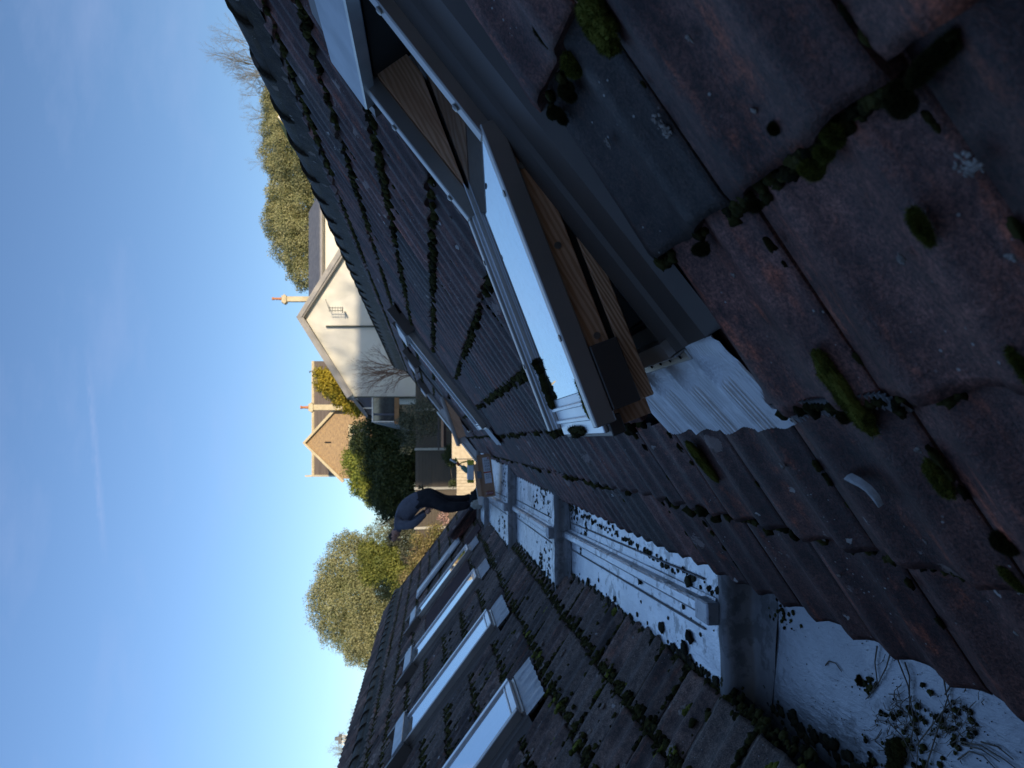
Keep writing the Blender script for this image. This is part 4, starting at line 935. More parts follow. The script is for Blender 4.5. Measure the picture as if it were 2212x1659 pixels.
# its chimney stands on the roof behind the apex
def chimney(parent, o, x_top, x_sh, x_bot, y0, y1, Y, pot=True):
    w = abs(P(x_sh, y0, Y)[0]-P(x_sh, y1, Y)[0]); mb = MB(); mb.prism(poly([(x_sh, y0), (x_sh, y1), (x_bot, y1), (x_bot, y0)], Y), (0, w, 0)); c = bld(mb, 'chimney', M_stone, parent, o, .02)
    c0 = (y0+y1)/2; mb = MB(); pw = abs(y1-y0)
    for (xa, xb, e) in ((x_sh-3, x_sh, 2.5), (x_sh-6, x_sh-3, 4.5), (x_sh-10, x_sh-6, 2.0)):
        mb.prism(poly([(xa, c0-pw/2-e), (xa, c0+pw/2+e), (xb, c0+pw/2+e), (xb, c0-pw/2-e)], Y-.1), (0, w+.2, 0))
    cc = bld(mb, 'chimney_cap', M_stone, parent, o)
    if pot:
        p0 = P(x_sh-10, c0, Y+w/2); p1 = P(x_top, c0, Y+w/2); h_ = float(p1[2]-p0[2]); mb = MB(); mb.lathe([(w*.30, 0), (w*.24, h_*.3), (w*.22, h_*.8), (w*.30, h_*.86), (w*.30, h_)], p0, 12); bld(mb, 'chimney_pot', M_pot, parent, o)
chimney(wh, ow, 588, 618, 668, 640, 651, Y1+5)
# rear wing to the right
wg = empty('white_house_wing', P(760, 560, 47)); tag(wg, 'long white wing with a grey slate roof, right of the white gable', 'house'); og = P(760, 560, 47)
mb = MB(); back(mb, [(695, 628), (695, 350), (1000, 350), (1000, 628)], 47, 7); bld(mb, 'wall', M_render, wg, og)
mb = MB(); a1, a2, a3, a4 = P(693, 640, 46.6), P(693, 415, 46.6), P(670, 458, 49.5), P(670, 640, 49.5)
mb.prism([a1, a2, a3, a4], (0, .1, .12)); bld(mb, 'roof', M_slate, wg, og)
mb = MB(); mb.tube([P(694.5, 640, 46.5), P(694.5, 418, 46.5)], .07, 6); bld(mb, 'gutter', M_barge, wg, og)
# brick house
k = NM('brick_gable'); v = k.coord(rnd=False); tcm = k.t.nodes.new('ShaderNodeMapping'); tcm.inputs['Rotation'].default_value = (math.pi/2, 0, 0); k.l(v, tcm.inputs['Vector'])
bt = k.t.nodes.new('ShaderNodeTexBrick'); bt.inputs['Scale'].default_value = 1.7; bt.inputs['Color1'].default_value = (.36, .24, .14, 1); bt.inputs['Color2'].default_value = (.24, .155, .09, 1); bt.inputs['Mortar'].default_value = (.42, .33, .22, 1); bt.inputs['Mortar Size'].default_value = .03; bt.inputs['Row Height'].default_value = .18; bt.inputs['Brick Width'].default_value = .6
k.l(tcm.outputs[0], bt.inputs['Vector']); mb2 = k.t.nodes.new('ShaderNodeMapping'); mb2.inputs['Scale'].default_value = (3, 3, 9); k.l(v, mb2.inputs['Vector']); k.base(k.mix(k.ramp(k.noise(mb2.outputs[0], 1.2, 4, .7), .35, .65), k.mix(.5, bt.outputs[0], (.22, .14, .085)), (.44, .30, .16)), .9); k.bump(k.noise(v, 6, 4), .5, .03); M_brick = k.m
M_rooft = simple('brown_roof_tiles', (.15, .115, .09), (.21, .165, .13), 1.5, .8, bump=.6, bscale=14, bd=.03, stretch=(.25, 1, 3))
Y2 = 60.0
bh = empty('brick_house', P(900, 957, Y2)); tag(bh, 'tan brick gable house with stone coping and tall pale chimney', 'house'); ob = P(900, 957, Y2)
mb = MB(); back(mb, [(658, 957), (738, 1034), (1000, 1034), (1000, 860), (757, 860), (738, 876)], Y2, 7.9); bld(mb, 'wall', M_brick, bh, ob)
mb = MB(); mb.prism(poly([(653, 957), (659, 957), (744, 1039), (739, 1043)], Y2-.25), (0, .5, 0)); mb.prism(poly([(653, 956.8), (659, 956.8), (744, 866), (739, 862)], Y2-.25), (0, .5, 0)); bld(mb, 'coping', M_stone, bh, ob)
mb = MB(); mb.prism([P(677, 1027, Y2+8), P(677, 780, Y2+8), P(745, 780, Y2+3.5), P(745, 1027, Y2+3.5)], (0, .3, .2)); bld(mb, 'roof', M_rooft, bh, ob)
mb = MB(); mb.tube([P(676.5, 1029, Y2+8), P(676.5, 780, Y2+8)], .16, 6); bld(mb, 'ridge', M_stone, bh, ob)
mb = MB(); mb.prism([P(674, 1026, Y2+8), P(674, 1030, Y2+8), P(748, 1030, Y2+3.2), P(748, 1026, Y2+3.2)], (0, .4, .15)); mb.prism(poly([(658, 1027), (659, 1030), (676, 1030), (676, 1026)], Y2+8), (0, .3, 0)); bld(mb, 'end_parapet', M_stone, bh, ob)
mb = MB(); mb.prism(poly([(667, 801.5), (667.5, 802.5), (688, 805), (688, 798)], Y2+7), (0, .2, 0)); bld(mb, 'finial', M_slate, bh, ob)
chimney(bh, ob, 649, 676, 745, 874, 886, Y2-.6)
mb = MB(); mb.prism(poly([(753, 917), (753, 970), (757, 970), (757, 917)], Y2-.12), (0, .3, 0)); mb.prism(poly([(757, 917), (757, 921), (800, 921), (800, 917)], Y2-.12), (0, .3, 0)); mb.prism(poly([(757, 966), (757, 970), (800, 970), (800, 966)], Y2-.12), (0, .3, 0))
for yy in (925, 937.5, 950): mb.prism(poly([(760, yy-1), (760, yy+1), (800, yy+1), (800, yy-1)], Y2-.1), (0, .2, 0))
mb.prism(poly([(757, 921), (757, 966), (760, 966), (760, 921)], Y2-.1), (0, .2, 0)); w = bld(mb, 'window_surround', M_stone, bh, ob)
mb = MB(); mb.prism(poly([(760, 921), (760, 966), (800, 966), (800, 921)], Y2-.03), (0, .02, 0)); bld(mb, 'window_pane', M_glassW, bh, ob)
mb = MB(); mb.prism(poly([(701, 954), (701, 957), (715, 957), (715, 954)], Y2-.04), (0, .02, 0)); bld(mb, 'vent_slit', M_black, bh, ob)
# garden room attached left of the cottage
Y3 = 40.0
M_navy = simple('blue_grey_cladding', (.055, .065, .10), (.075, .088, .125), 3, .6); M_beam = simple('oak_beam', (.26, .14, .065), (.34, .19, .09), 4, .7)  # beam in plain warm brown oak
M_slat = simple('pale_blue_slat', (.28, .32, .36), (.36, .40, .44), 4, .6)
gr_ = empty('garden_room', P(863, 890, Y3)); tag(gr_, 'blue grey garden room with a white framed window beside the white cottage', 'garden room'); oo = P(863, 890, Y3)
mb = MB(); back(mb, [(770, 859), (790, 884), (790, 896), (803, 896), (803, 859)], Y3+.3, 3); bld(mb, 'wall', M_navy, gr_, oo)
mb = MB(); mb.prism(poly([(757, 859), (764, 859), (786, 884), (795, 898), (792, 903), (780, 889)], Y3-.1), (0, 3.2, 0)); bld(mb, 'roof', M_slate, gr_, oo)
mb = MB(); mb.prism(poly([(764, 861), (767, 861), (783, 880), (803, 880), (803, 883), (781, 883)], Y3+.2), (0, .1, 0)); bld(mb, 'trim', M_white, gr_, oo)
mb = MB(); mb.prism(poly([(803, 859), (803, 912), (806, 912), (806, 859)], Y3-.6), (0, .1, 0)); mb.prism(poly([(806, 909.5), (806, 912), (851, 912), (851, 909.5)], Y3-.6), (0, .1, 0)); bld(mb, 'window_frame', M_white, gr_, oo)
mb = MB(); mb.prism(poly([(806, 859), (806, 909), (852, 909), (852, 859)], Y3-.5), (0, .03, 0)); bld(mb, 'window_pane', M_glassW, gr_, oo)
mb = MB(); mb.prism(poly([(806.5, 893), (806.5, 897), (851, 897), (851, 893)], Y3-.56), (0, .04, 0)); bld(mb, 'mullion', M_navy, gr_, oo)
mb = MB(); mb.prism(poly([(852, 859), (852, 916), (862, 916), (862, 859)], Y3-.75), (0, .3, 0)); bld(mb, 'beam', M_beam, gr_, oo)
for i in range(9):
    t = i/9; x = 808+46*t; 
    mb = MB(); mb.prism([P(x, 913, Y3-.6), P(x+4.0, 913, Y3-.6), P(x*.62+938*.38-2+6, 930-4+4*t, Y3+3), P(x*.62+938*.38-2+3, 930-4+4*t, Y3+3)], (-.03, 0, 0)); bld(mb, 'slat', M_slat, gr_, oo)
# small gabled roof seen over the ridge, far right
Y4 = 58.0
sg_ = empty('distant_gable_house', P(640, 250, Y4)); tag(sg_, 'small white barge gable with mossy roof peeping over the right ridge', 'house'); o4 = P(640, 250, Y4)
mb = MB(); back(mb, [(604, 252), (640, 215), (700, 215), (700, 290), (640, 290)], Y4, 6); bld(mb, 'wall', M_slate, sg_, o4)
M_mroof = simple('yellow_mossy_tiles', (.20, .17, .04), (.28, .24, .07), 3, .9)
mb = MB(); mb.prism(poly([(597, 252), (601, 252), (640, 213), (636, 208)], Y4-.3), (0, 6, 0)); bld(mb, 'roof', M_mroof, sg_, o4)
mb = MB(); mb.prism(poly([(597, 252.3), (601, 252.3), (640, 292), (636, 297)], Y4-.3), (0, 6, 0)); bld(mb, 'roof', M_mroof, sg_, o4)
mb = MB(); mb.prism(poly([(600, 252), (606, 252), (640, 218), (638, 212)], Y4-.4), (0, .1, 0)); mb.prism(poly([(600, 252.3), (606, 252.3), (640, 287), (638, 293)], Y4-.4), (0, .1, 0)); bld(mb, 'barge_board', M_white, sg_, o4)

# ------------------------------------------------------------------ plants
def leaf_mat(name, c1, c2, c3, tr=.25):
    k = NM(name); gi = k.t.nodes.new('ShaderNodeNewGeometry'); r = gi.outputs['Random Per Island']; v = k.coord(rnd=False); big = k.noise(v, .9, 3)
    col = k.mix(r, c1, c2); col = k.mix(k.ramp(k.math('ADD', k.math('MULTIPLY', big, .7), k.math('MULTIPLY', k.math('FRACT', k.math('MULTIPLY', r, 7.7)), .3)), .4, .65), col, c3)
    k.base(col, .6, 0, .3); t = k.t.nodes.new('ShaderNodeBsdfTranslucent'); k.l(col, t.inputs['Color']); m = k.t.nodes.new('ShaderNodeMixShader'); m.inputs[0].default_value = tr
    k.l(k.b.outputs[0], m.inputs[1]); k.l(t.outputs[0], m.inputs[2]); k.l(m.outputs[0], k.o.inputs['Surface']); return k.m
M_bark = simple('grey_bark', (.12, .10, .075), (.20, .17, .12), 10, .9); M_twig = simple('brown_twig', (.17, .15, .10), (.26, .24, .17), 5, .9)
M_twigp = simple('reddish_twig', (.16, .085, .055), (.26, .14, .09), 5, .9)
def crown(parent, o, blobs, n, size, mat, seed, name='crown', upb=.25):
    r = np.random.default_rng(seed); bl = np.array([[*(Vector(b[0])-Vector(o)), *( (b[1],)*3 if not hasattr(b[1], '__len__') else b[1])] for b in blobs]); wgt = (bl[:, 3]*bl[:, 5])**1.0; wgt /= wgt.sum()
    idx = r.choice(len(bl), n, p=wgt); d = r.normal(0, 1, (n, 3)); d /= np.linalg.norm(d, axis=1)[:, None]
    lob = 1+.16*np.sin(d[:, 0]*7+idx)*np.sin(d[:, 1]*6+idx*2)+.14*np.sin(d[:, 2]*8+idx*1.3)
    rad = (.55+.5*r.random(n)**.5)*lob
    c = bl[idx, :3]+d*bl[idx, 3:6]*rad[:, None]
    c += r.normal(0, size*.6, (n, 3))
    nn = d+r.normal(0, .7, (n, 3)); nn[:, 2] += upb; nn /= np.linalg.norm(nn, axis=1)[:, None]
    t = np.cross(nn, r.normal(0, 1, (n, 3))); t /= np.linalg.norm(t, axis=1)[:, None]; b = np.cross(nn, t)
    s = (size*r.uniform(.5, 1.25, n))[:, None]
    V = np.stack([c-t*s*.5, c+b*s*.28, c+t*s*.5, c-b*s*.28], 1).reshape(-1, 3); Q = np.arange(4*n).reshape(-1, 4)
    return fast_mesh(name, V, Q, mat, parent)
def tree(name, label, cat, base, blobs, n, size, mat, seed, trunk_r=.18, group=None, core=True):
    T = empty(name, base); tag(T, label, cat, group)
    crown(T, base, blobs, n, size, mat, seed)
    mb = MB(); top = Vector(blobs[0][0])-Vector(base); mb.tube([(0, 0, -.1), top*.5+Vector((.05, 0, 0)), top], [trunk_r, trunk_r*.7, trunk_r*.3], 8)
    for b in blobs[1:]: q = Vector(b[0])-Vector(base); mb.tube([top*.55, (top*.55+q)/2+Vector((0, 0, .1)), q], [trunk_r*.5, trunk_r*.35, trunk_r*.12], 6)
    mb.build('trunk', M_bark, T, smooth=True); return T
def pb(x, y, Y, rpx): p = P(x, y, Y); return (p, rpx/F*Y)
ML_ol = leaf_mat('olive_gold_leaf', (.30, .30, .15), (.47, .45, .24), (.21, .23, .10))
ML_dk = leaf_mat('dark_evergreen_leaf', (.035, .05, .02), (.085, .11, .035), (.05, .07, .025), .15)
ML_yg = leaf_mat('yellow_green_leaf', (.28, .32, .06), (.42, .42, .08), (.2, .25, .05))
ML_ye = leaf_mat('yellow_leaf', (.42, .32, .03), (.55, .42, .05), (.30, .26, .03))
ML_gr = leaf_mat('grey_olive_leaf', (.10, .11, .075), (.19, .19, .13), (.07, .085, .05))
ML_gn = leaf_mat('mid_green_leaf', (.18, .20, .04), (.28, .28, .07), (.12, .15, .035))
# big round tree on the left
Yt = 41.0
tree('round_tree', 'large rounded olive gold evergreen rising behind the left roof ridge', 'tree', (P(900, 1290, Yt)[0], Yt, -1.15),
     [pb(790, 1290, Yt, 75), pb(735, 1300, Yt, 62), pb(760, 1220, Yt, 58), pb(800, 1365, Yt, 62), pb(835, 1260, Yt, 60), pb(765, 1375, Yt, 45), pb(705, 1290, Yt, 34), pb(722, 1245, Yt, 40), pb(722, 1350, Yt, 38), pb(815, 1185, Yt, 45), pb(750, 1175, Yt, 28), pb(785, 1405, Yt, 35), pb(830, 1400, Yt, 35), pb(860, 1330, Yt, 50)], 130000, .10, ML_ol, 1, .3)
tree('green_bush', 'bright green leafy bush in front of the round tree, left of the man', 'bush', (P(900, 1215, 37)[0], 37, -1.15),
     [pb(830, 1215, 37, 34), pb(865, 1235, 37, 30), pb(800, 1195, 37, 25), pb(850, 1190, 37, 26), pb(800, 1240, 37, 22), pb(875, 1270, 37, 24)], 22000, .12, ML_gn, 2, .1)
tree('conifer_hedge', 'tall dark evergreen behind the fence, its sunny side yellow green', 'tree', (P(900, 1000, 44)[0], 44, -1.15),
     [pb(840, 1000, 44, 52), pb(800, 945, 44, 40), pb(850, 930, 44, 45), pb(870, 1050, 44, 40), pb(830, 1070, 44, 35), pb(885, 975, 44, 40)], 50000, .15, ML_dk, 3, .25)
tree('sunlit_conifer_top', 'sunlit top of the dark evergreen, the sun put in as yellow green leaf colour', 'bush', (P(900, 1005, 45)[0], 45.6, -1.15),
     [pb(790, 1005, 45.6, 40), pb(765, 990, 45.6, 22), pb(790, 1040, 45.6, 34), pb(775, 960, 45.6, 18), pb(805, 1065, 45.6, 25)], 22000, .15, ML_yg, 4, .15)  # lit top of the same conifers: sunlight put into the leaf colour
tree('holly_tree', 'glossy dark evergreen with sky showing through, just above the man', 'tree', (P(900, 1100, 46)[0], 46, -1.15),
     [pb(850, 1085, 46, 26), pb(815, 1075, 46, 20), pb(840, 1110, 46, 20), pb(870, 1120, 46, 22), pb(800, 1055, 46, 15), pb(860, 1060, 46, 25)], 5200, .20, ML_dk, 5, .15)
tree('yellow_shrub', 'bright yellow leaved shrub behind the left eave of the white cottage', 'shrub', (P(900, 840, 50)[0], 50, -1.15),
     [pb(715, 815, 50, 18), pb(700, 830, 50, 16), pb(720, 838, 50, 22), pb(735, 860, 50, 16), pb(690, 808, 50, 10), pb(752, 878, 50, 12), pb(770, 890, 50, 9)], 8000, .21, ML_ye, 6, .1)
Yr = 72.0
tree('ridge_tree', 'sunlit olive evergreen mass above the slate wing, farther right', 'tree', (P(900, 500, Yr)[0], Yr, -1.15),
     [pb(640, 540, Yr, 45), pb(615, 480, Yr, 42), pb(650, 430, Yr, 50), pb(610, 420, Yr, 36), pb(660, 590, Yr, 36), pb(640, 500, Yr, 50), pb(600, 455, Yr, 24)], 90000, .17, ML_ol, 7, .4)
tree('ridge_tree', 'olive evergreen behind the mossy gable at the far right, nearest the bare trees', 'tree', (P(900, 300, Yr)[0], Yr, -1.15),
     [pb(620, 330, Yr, 48), pb(605, 280, Yr, 36), pb(600, 225, Yr, 34), pb(640, 380, Yr, 45), pb(600, 360, Yr, 28), pb(640, 260, Yr, 50), pb(595, 200, Yr, 20)], 90000, .17, ML_ol, 8, .4)
tree('olive_shrub', 'grey green olive shrub growing against the fence beside the garden room', 'shrub', (P(900, 930, 31.5)[0], 31.5, -1.15),
     [pb(890, 930, 31.5, 30), pb(905, 895, 31.5, 30), pb(930, 915, 31.5, 28), pb(880, 965, 31.5, 16), pb(875, 910, 31.5, 20), pb(925, 880, 31.5, 30)], 6500, .085, ML_gr, 9, .06)
tree('fence_climber', 'sunlit golden climber covering the left part of the fence', 'climber', (P(985, 1195, 33.6)[0], 33.6, -1.15),
     [pb(925, 1185, 33.6, 22), pb(940, 1150, 33.6, 18), pb(905, 1215, 33.6, 22), pb(950, 1190, 33.6, 22), pb(900, 1165, 33.6, 14), pb(885, 1250, 33.6, 22), pb(915, 1250, 33.6, 26)], 9000, .11, leaf_mat('straw_leaf', (.26, .20, .09), (.38, .30, .14), (.17, .17, .05)), 10, .05)
tree('blossom_shrub', "small pink blossomed shrub against the fence below the man's arm", 'shrub', (P(985, 1117, 32)[0], 32, -1.15),
     [pb(960, 1108, 32, 7), pb(962, 1122, 32, 7), pb(950, 1118, 32, 5)], 260, .10, leaf_mat('pink_petal', (.50, .30, .26), (.62, .42, .36), (.40, .25, .2)), 12, .02)
tree('wall_hedge', 'dark clipped shrub at the foot of the fence above the cream wall', 'shrub', (P(985, 985, 33)[0], 33, -1.15), [pb(968, 985, 33, 12), pb(975, 998, 33, 10), pb(972, 970, 33, 10), pb(978, 1045, 33, 7)], 3500, .08, ML_dk, 13, .03)

def bare_tree(name, label, base, tops, r0, depth, mat, seed, spread=.55, ln=.30, group=None):
    g = random.Random(seed); mb = MB(); base = Vector(base); h = max((Vector(t)-base).length for t in tops)
    def grow(p, d, L, r, k):
        if k == 0 or r < .002: return
        q = p+d*L*g.uniform(.8, 1.15); mid = (p+q)/2+Vector((g.uniform(-1, 1), g.uniform(-1, 1), g.uniform(-1, 1)))*L*.09
        mb.tube([p-base, mid-base, q-base], [r, r*.85, r*.68], 4 if r < .05 else 6, caps=False)
        for _ in range(g.choice((2, 2, 3))):
            dd = (d+Vector((g.gauss(0, spread), g.gauss(0, spread), g.gauss(0, spread)+.12))).normalized(); grow(q, dd, L*g.uniform(.62, .86), r*.62, k-1)
        if k > 2 and g.random() < .6: dd = (d+Vector((g.gauss(0, .9), g.gauss(0, .9), g.gauss(0, .5)))).normalized(); grow(mid, dd, L*.5, r*.4, k-2)
    for t in tops:
        v_ = Vector(t)-base; grow(base, v_.normalized(), v_.length*ln, r0, depth)
    T = empty(name, base); tag(T, label, 'bare tree' if r0 > .05 else 'bare shrub', group); o = mb.build('branches', mat, T); return T
tree('dark_shrub', "dark leafy shrub in the gap between the man's head and the fence climber", 'shrub', (P(985, 1160, 36.5)[0], 36.5, -1.15),
     [pb(875, 1160, 36.5, 24), pb(860, 1140, 36.5, 20), pb(895, 1135, 36.5, 18), pb(885, 1195, 36.5, 22), pb(900, 1175, 36.5, 18), pb(850, 1165, 36.5, 14)], 12000, .11, ML_gr, 15, .05)
bare_tree('bare_tree', 'bare winter tree with forked limbs above the ridge at the top of the photo', P(640, 190, 60), [P(500, 60, 60), P(510, 170, 60), P(530, 110, 60)], .11, 8, M_twig, 3, .36, .31)
bare_tree('bare_tree', 'fine twigged bare tree standing behind the olive trees at upper right', P(660, 280, 75), [P(540, 230, 75), P(545, 290, 75), P(560, 340, 75), P(535, 190, 75)], .09, 8, M_twig, 4, .36, .30)
bare_tree('bare_shrub', 'leafless birch shrub in front of the white cottage wall', P(930, 800, 38), [P(760, 790, 38), P(750, 820, 38), P(775, 765, 38), P(800, 835, 38)], .045, 7, M_twigp, 5, .28, .27)
bare_tree('bare_shrub', 'reddish leafless shrub between the round tree and the fence', P(950, 1240, 35.5), [P(850, 1180, 35.5), P(855, 1230, 35.5), P(860, 1270, 35.5), P(870, 1150, 35.5), P(880, 1205, 35.5)], .030, 7, M_twigp, 6, .5, .24)
bare_tree('bare_tree', 'faint bare tree tops left of the round tree above the left ridge', P(860, 1640, 80), [P(735, 1600, 80), P(745, 1655, 80), P(740, 1690, 80)], .16, 8, M_twig, 7, .42, .33)
bare_tree('bare_tree', 'sparse bare tree between the white mast and the round tree', P(850, 1530, 80), [P(752, 1520, 80), P(758, 1560, 80)], .10, 7, M_twig, 8, .45)
bare_tree('bare_tree', 'small bare tree in the sky gap above the stooping man', P(890, 1130, 60), [P(800, 1110, 60), P(805, 1140, 60)], .08, 6, M_twig, 9, .45)
mb = MB(); a_, b_ = P(738, 1595, 90), P(900, 1595, 90); o9 = b_; n = 30
for (dx, dy) in ((-.25, -.25), (.25, -.25), (.25, .25), (-.25, .25)): mb.tube([Vector(b_)+Vector((dx, dy, 0)), Vector(a_)+Vector((dx, dy, 0))], .07, 4)
for i in range(n):
    z = b_[2]+(a_[2]-b_[2])*i/n; z2 = b_[2]+(a_[2]-b_[2])*(i+1)/n
    mb.tube([(b_[0]-.25, 89.75, z), (b_[0]+.25, 89.75, z2)], .05, 4); mb.tube([(b_[0]+.25, 89.75, z), (b_[0]-.25, 89.75, z2)], .05, 4)
mm = empty('lattice_mast', b_); tag(mm, 'white lattice mast rising above the left ridge near the photo bottom', 'mast')
bld(mb, 'mast', M_white, mm, b_)
mb = MB(); mb.box(a_[0]-.5, a_[0]+.35, 89.6, 90.4, a_[2], a_[2]+.35); mb.box(a_[0]-.15, a_[0]+.15, 89.8, 90.2, a_[2]+.35, a_[2]+.8); bld(mb, 'mast_head', M_slate, mm, b_)

# ------------------------------------------------------------------ the stooping man
YM = 12.8
def pm(x, y, dy=0): p = P(x, y, YM); return Vector((p[0], YM+dy, p[2]))
man_pts = [  # name, point, radius(x,y)
 ('pelvis', pm(916, 1073), (.185, .185)), ('spine', pm(894, 1086), (.185, .19)), ('chest', pm(875, 1104), (.185, .20)), ('shoul', pm(863, 1126), (.145, .18)),
 ('neck', pm(858, 1142), (.072, .072)), ('head0', pm(855, 1151), (.085, .080)), ('head1', pm(848, 1161), (.100, .092)), ('crown', pm(843, 1167), (.078, .074)),
 ('hipN', pm(925, 1072, -.09), (.150, .14)), ('kneeN', pm(965, 1096, -.13), (.115, .105)), ('ankN', pm(1009, 1090, -.12), (.075, .075)), ('footN', pm(1017, 1086, -.13), (.05, .05)), ('toeN', pm(1017, 1103, -.15), (.042, .042)),
 ('hipF', pm(925, 1070, .10), (.150, .14)), ('kneeF', pm(963, 1084, .12), (.115, .105)), ('ankF', pm(1008, 1079, .16), (.075, .075)), ('footF', pm(1016, 1071, .22), (.05, .05)), ('toeF', pm(1017, 1088, .22), (.042, .042)),
 ('shN', pm(862, 1132, -.15), (.10, .095)), ('elN', pm(893, 1130, -.26), (.080, .075)), ('wrN', pm(921, 1106, -.20), (.045, .042)),
 ('shF', pm(862, 1132, .17), (.085, .08)), ('elF', pm(893, 1128, .26), (.060, .058)), ('wrF', pm(920, 1104, .20), (.042, .038)),
]
nm_ = {p[0]: i for i, p in enumerate(man_pts)}
ed = [('pelvis', 'spine'), ('spine', 'chest'), ('chest', 'shoul'), ('shoul', 'neck'), ('neck', 'head0'), ('head0', 'head1'), ('head1', 'crown'), ('pelvis', 'hipN'), ('hipN', 'kneeN'), ('kneeN', 'ankN'), ('ankN', 'footN'), ('footN', 'toeN'),
      ('pelvis', 'hipF'), ('hipF', 'kneeF'), ('kneeF', 'ankF'), ('ankF', 'footF'), ('footF', 'toeF'), ('shoul', 'shN'), ('shN', 'elN'), ('elN', 'wrN'), ('shoul', 'shF'), ('shF', 'elF'), ('elF', 'wrF')]
M_skin = simple('skin', (.42, .22, .16), (.48, .26, .19), 9, .55, bump=.05); M_jump = simple('navy_jumper', (.095, .10, .13), (.135, .14, .17), 14, .9, bump=.4, bscale=90)
M_trou = simple('black_work_trousers', (.014, .014, .018), (.028, .028, .034), 9, .85, bump=.3); M_hair = simple('dark_hair', (.02, .015, .012), (.04, .03, .022), 40, .7, bump=.6, bscale=150)
def skinned(name, pts, edges, root, sub=2):
    me = bpy.data.meshes.new(name); me.from_pydata([p[1] for p in pts], edges, []); o = obj(name, me)
    o.modifiers.new('Skin', 'SKIN'); ms = o.modifiers.new('Sub', 'SUBSURF'); ms.levels = sub; ms.render_levels = sub
    if not me.skin_vertices: 
        me.update()
    sv = me.skin_vertices[0].data
    for i, p in enumerate(pts): sv[i].radius = p[2]; sv[i].use_root = (i == root)
    dg = bpy.context.evaluated_depsgraph_get(); dg.update(); me2 = bpy.data.meshes.new_from_object(o.evaluated_get(dg)); bpy.data.objects.remove(o); return me2
base_m = Vector((P(1015, 1080, YM)[0], YM, bed_z(YM)))
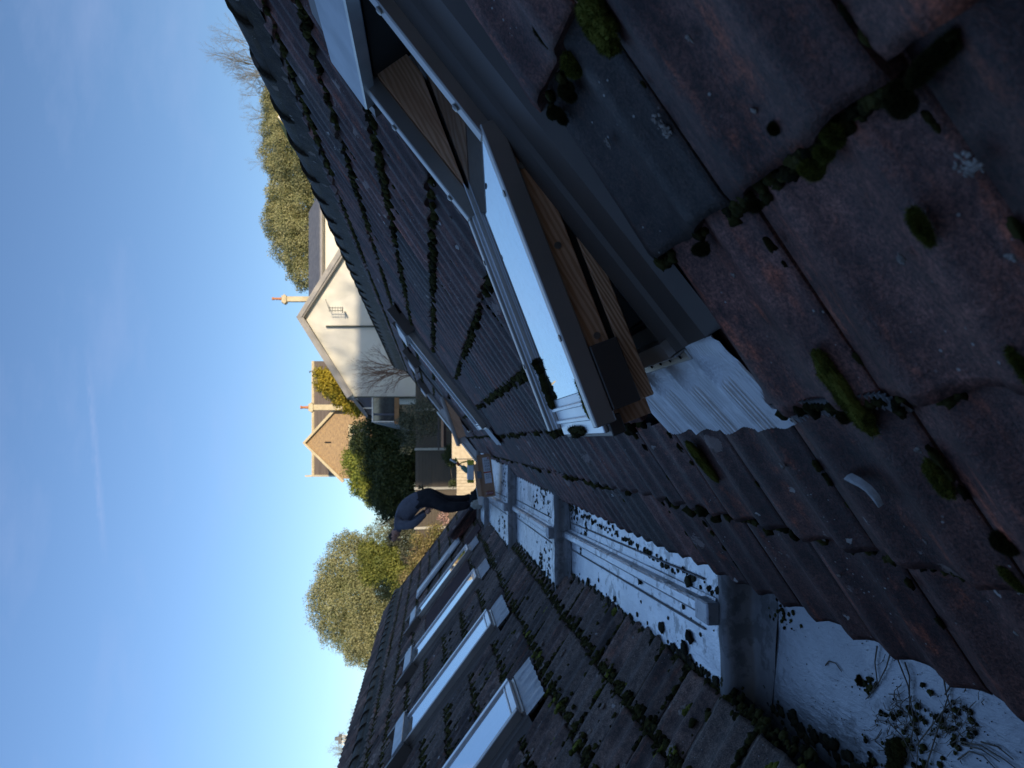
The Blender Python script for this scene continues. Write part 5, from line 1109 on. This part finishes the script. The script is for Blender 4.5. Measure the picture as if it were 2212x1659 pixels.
try:
    me = skinned('body', man_pts, [(nm_[a], nm_[b]) for a, b in ed], 0)
    me.materials.clear()
    for m_ in (M_jump, M_trou, M_skin, M_hair): me.materials.append(m_)
    zw = pm(905, 1068).z; wrz = {n: man_pts[nm_[n]][1] for n in ('wrN', 'wrF')}; neck = man_pts[nm_['neck']][1]; hd = man_pts[nm_['head1']][1]
    for p in me.polygons:
        c_ = p.center; mi = 0
        if c_.z < zw+.02 and c_.x > pm(905, 1096).x: mi = 1
        if c_.z < pm(935, 1100).z: mi = 1
        dx = (c_-hd).length
        if dx < .16 and (c_.x < neck.x-.02): mi = 3 if (c_.z > hd.z+.015) else 2
        if min((c_-w_).length for w_ in wrz.values()) < .045: mi = 2
        p.material_index = mi; p.use_smooth = True
    me.transform(Matrix.Translation(-base_m))
    man = empty('person', base_m); tag(man, 'man in a dark navy jumper and black trousers stooping at the gutter end', 'person')
    obj('body', me, man)
    # hands: palm and five fingers resting on the thighs
    for w_, e_ in (('wrN', 'elN'), ('wrF', 'elF')):
        wp = man_pts[nm_[w_]][1]; dd = (wp-man_pts[nm_[e_]][1]).normalized(); side_ = Vector((0, 1, 0)); side_ = (side_-dd*side_.dot(dd)).normalized(); up_ = dd.cross(side_)
        mb = MB(); pc = wp+dd*.05; mb.tube([wp, wp+dd*.03, wp+dd*.085], [.030, .040, .036], 8)
        for q in range(4):
            st_ = pc+dd*.035+side_*(-.027+.018*q); ln_ = (.062, .072, .068, .052)[q]; mb.tube([st_, st_+dd*ln_*.5, st_+dd*ln_*.85-up_*.018], [.009, .0085, .007], 6)
        mb.tube([pc+side_*.03-dd*.02, pc+side_*.05+dd*.01, pc+side_*.052+dd*.035], [.011, .010, .008], 6)
        mb.v = [tuple(Vector(v)-base_m) for v in mb.v]; mb.build('hand', M_skin, man, smooth=True)
    # face: nose, ears, eyes, looking down
    fd = (Vector((-.55, 0, -.8))).normalized(); hc = (man_pts[nm_['head0']][1]+man_pts[nm_['head1']][1])/2
    mb = MB(); mb.tube([hc+fd*.085+Vector((-.03, 0, .02)), hc+fd*.118+Vector((-.02, 0, .0)), hc+fd*.10], [.010, .016, .012], 6)
    mb.v = [tuple(Vector(v)-base_m) for v in mb.v]; mb.build('nose', M_skin, man, smooth=True)
    for sg in (-1, 1):
        mb = MB(); mb.tube([hc+Vector((.01, sg*.078, .02)), hc+Vector((.012, sg*.092, -.01)), hc+Vector((.006, sg*.080, -.03))], [.010, .016, .009], 6); mb.v = [tuple(Vector(v)-base_m) for v in mb.v]; mb.build('ear', M_skin, man, smooth=True)
        mb = MB(); mb.lathe([(.002, -.009), (.009, -.004), (.009, .004), (.002, .009)], hc+fd*.088+Vector((-.03, sg*.032, .005)), 8); mb.v = [tuple(Vector(v)-base_m) for v in mb.v]; mb.build('eye', M_black, man, smooth=True)
    mb = MB(); mb.tube([hc+fd*.088+Vector((.03, -.022, -.0)), hc+fd*.094+Vector((.028, 0, 0)), hc+fd*.088+Vector((.03, .022, 0))], .005, 5); mb.v = [tuple(Vector(v)-base_m) for v in mb.v]; mb.build('mouth', M_redd, man)
    bp = pm(909, 1053); mb = MB(); mb.tube([pm(906, 1056, -.05), pm(903+4, 1050, -.05), pm(912, 1050, -.06), pm(914, 1058, -.06)], [.03, .035, .035, .02], 6); mb.v = [tuple(Vector(v)-base_m) for v in mb.v]; mb.build('tool_pouch', simple('tan_pouch', (.10, .07, .03), (.2, .14, .06), 30, .7), man)
except Exception as ex:
    import traceback; traceback.print_exc()

# ------------------------------------------------------------------ the houses behind the photographer (they shade the valley)
def rear_house(name, label, x0, x1, y0, y1, zt, zr):
    T = empty(name, ((x0+x1)/2, (y0+y1)/2, -4)); tag(T, label, 'house'); o = ((x0+x1)/2, (y0+y1)/2, -4)
    mb = MB(); mb.prism([(x0, y0, -4), (x1, y0, -4), (x1, y0, zt), (x0, y0, zt)], (0, y1-y0, 0)); bld(mb, 'wall', M_brickW, T, o)
    ym = (y0+y1)/2; mb = MB(); mb.prism([(x0-.2, y1+.3, zt-.1), (x0-.2, ym, zr), (x0-.2, y0-.3, zt-.1)], (x1-x0+.4, 0, 0)); bld(mb, 'roof', M_rooft, T, o)
    for k in range(int((x1-x0)/3)):
        xx = x0+1.2+k*3
        for zz in (.4, 3.2) if zt > 5 else (.4,):
            mb = MB(); mb.box(xx, xx+1.1, y1-.02, y1+.04, zz, zz+1.3); w = bld(mb, 'window', M_white, T, o); mb = MB(); mb.box(xx+.07, xx+1.03, y1+.04, y1+.05, zz+.07, zz+1.23); bld(mb, 'window_pane', M_glassW, T, o)
rear_house('main_house', 'brick main house standing right behind the photographer, out of the frame', -6, 10.5, -11, -3, 4.6, 6.6)
rear_house('neighbour_house', 'taller brick neighbouring house behind to the right, out of the frame', 21.6, 38, -12, -3, 11.8, 15.3)
bare_tree('bare_tree', 'tall bare tree behind the neighbouring house, out of the frame', (33, -16, -4), [(29, -16, 20), (33, -16, 23), (37, -16, 20), (31, -15, 22)], .34, 8, M_twig, 21, .40, .30)
print('tiles', nR_, nL_)
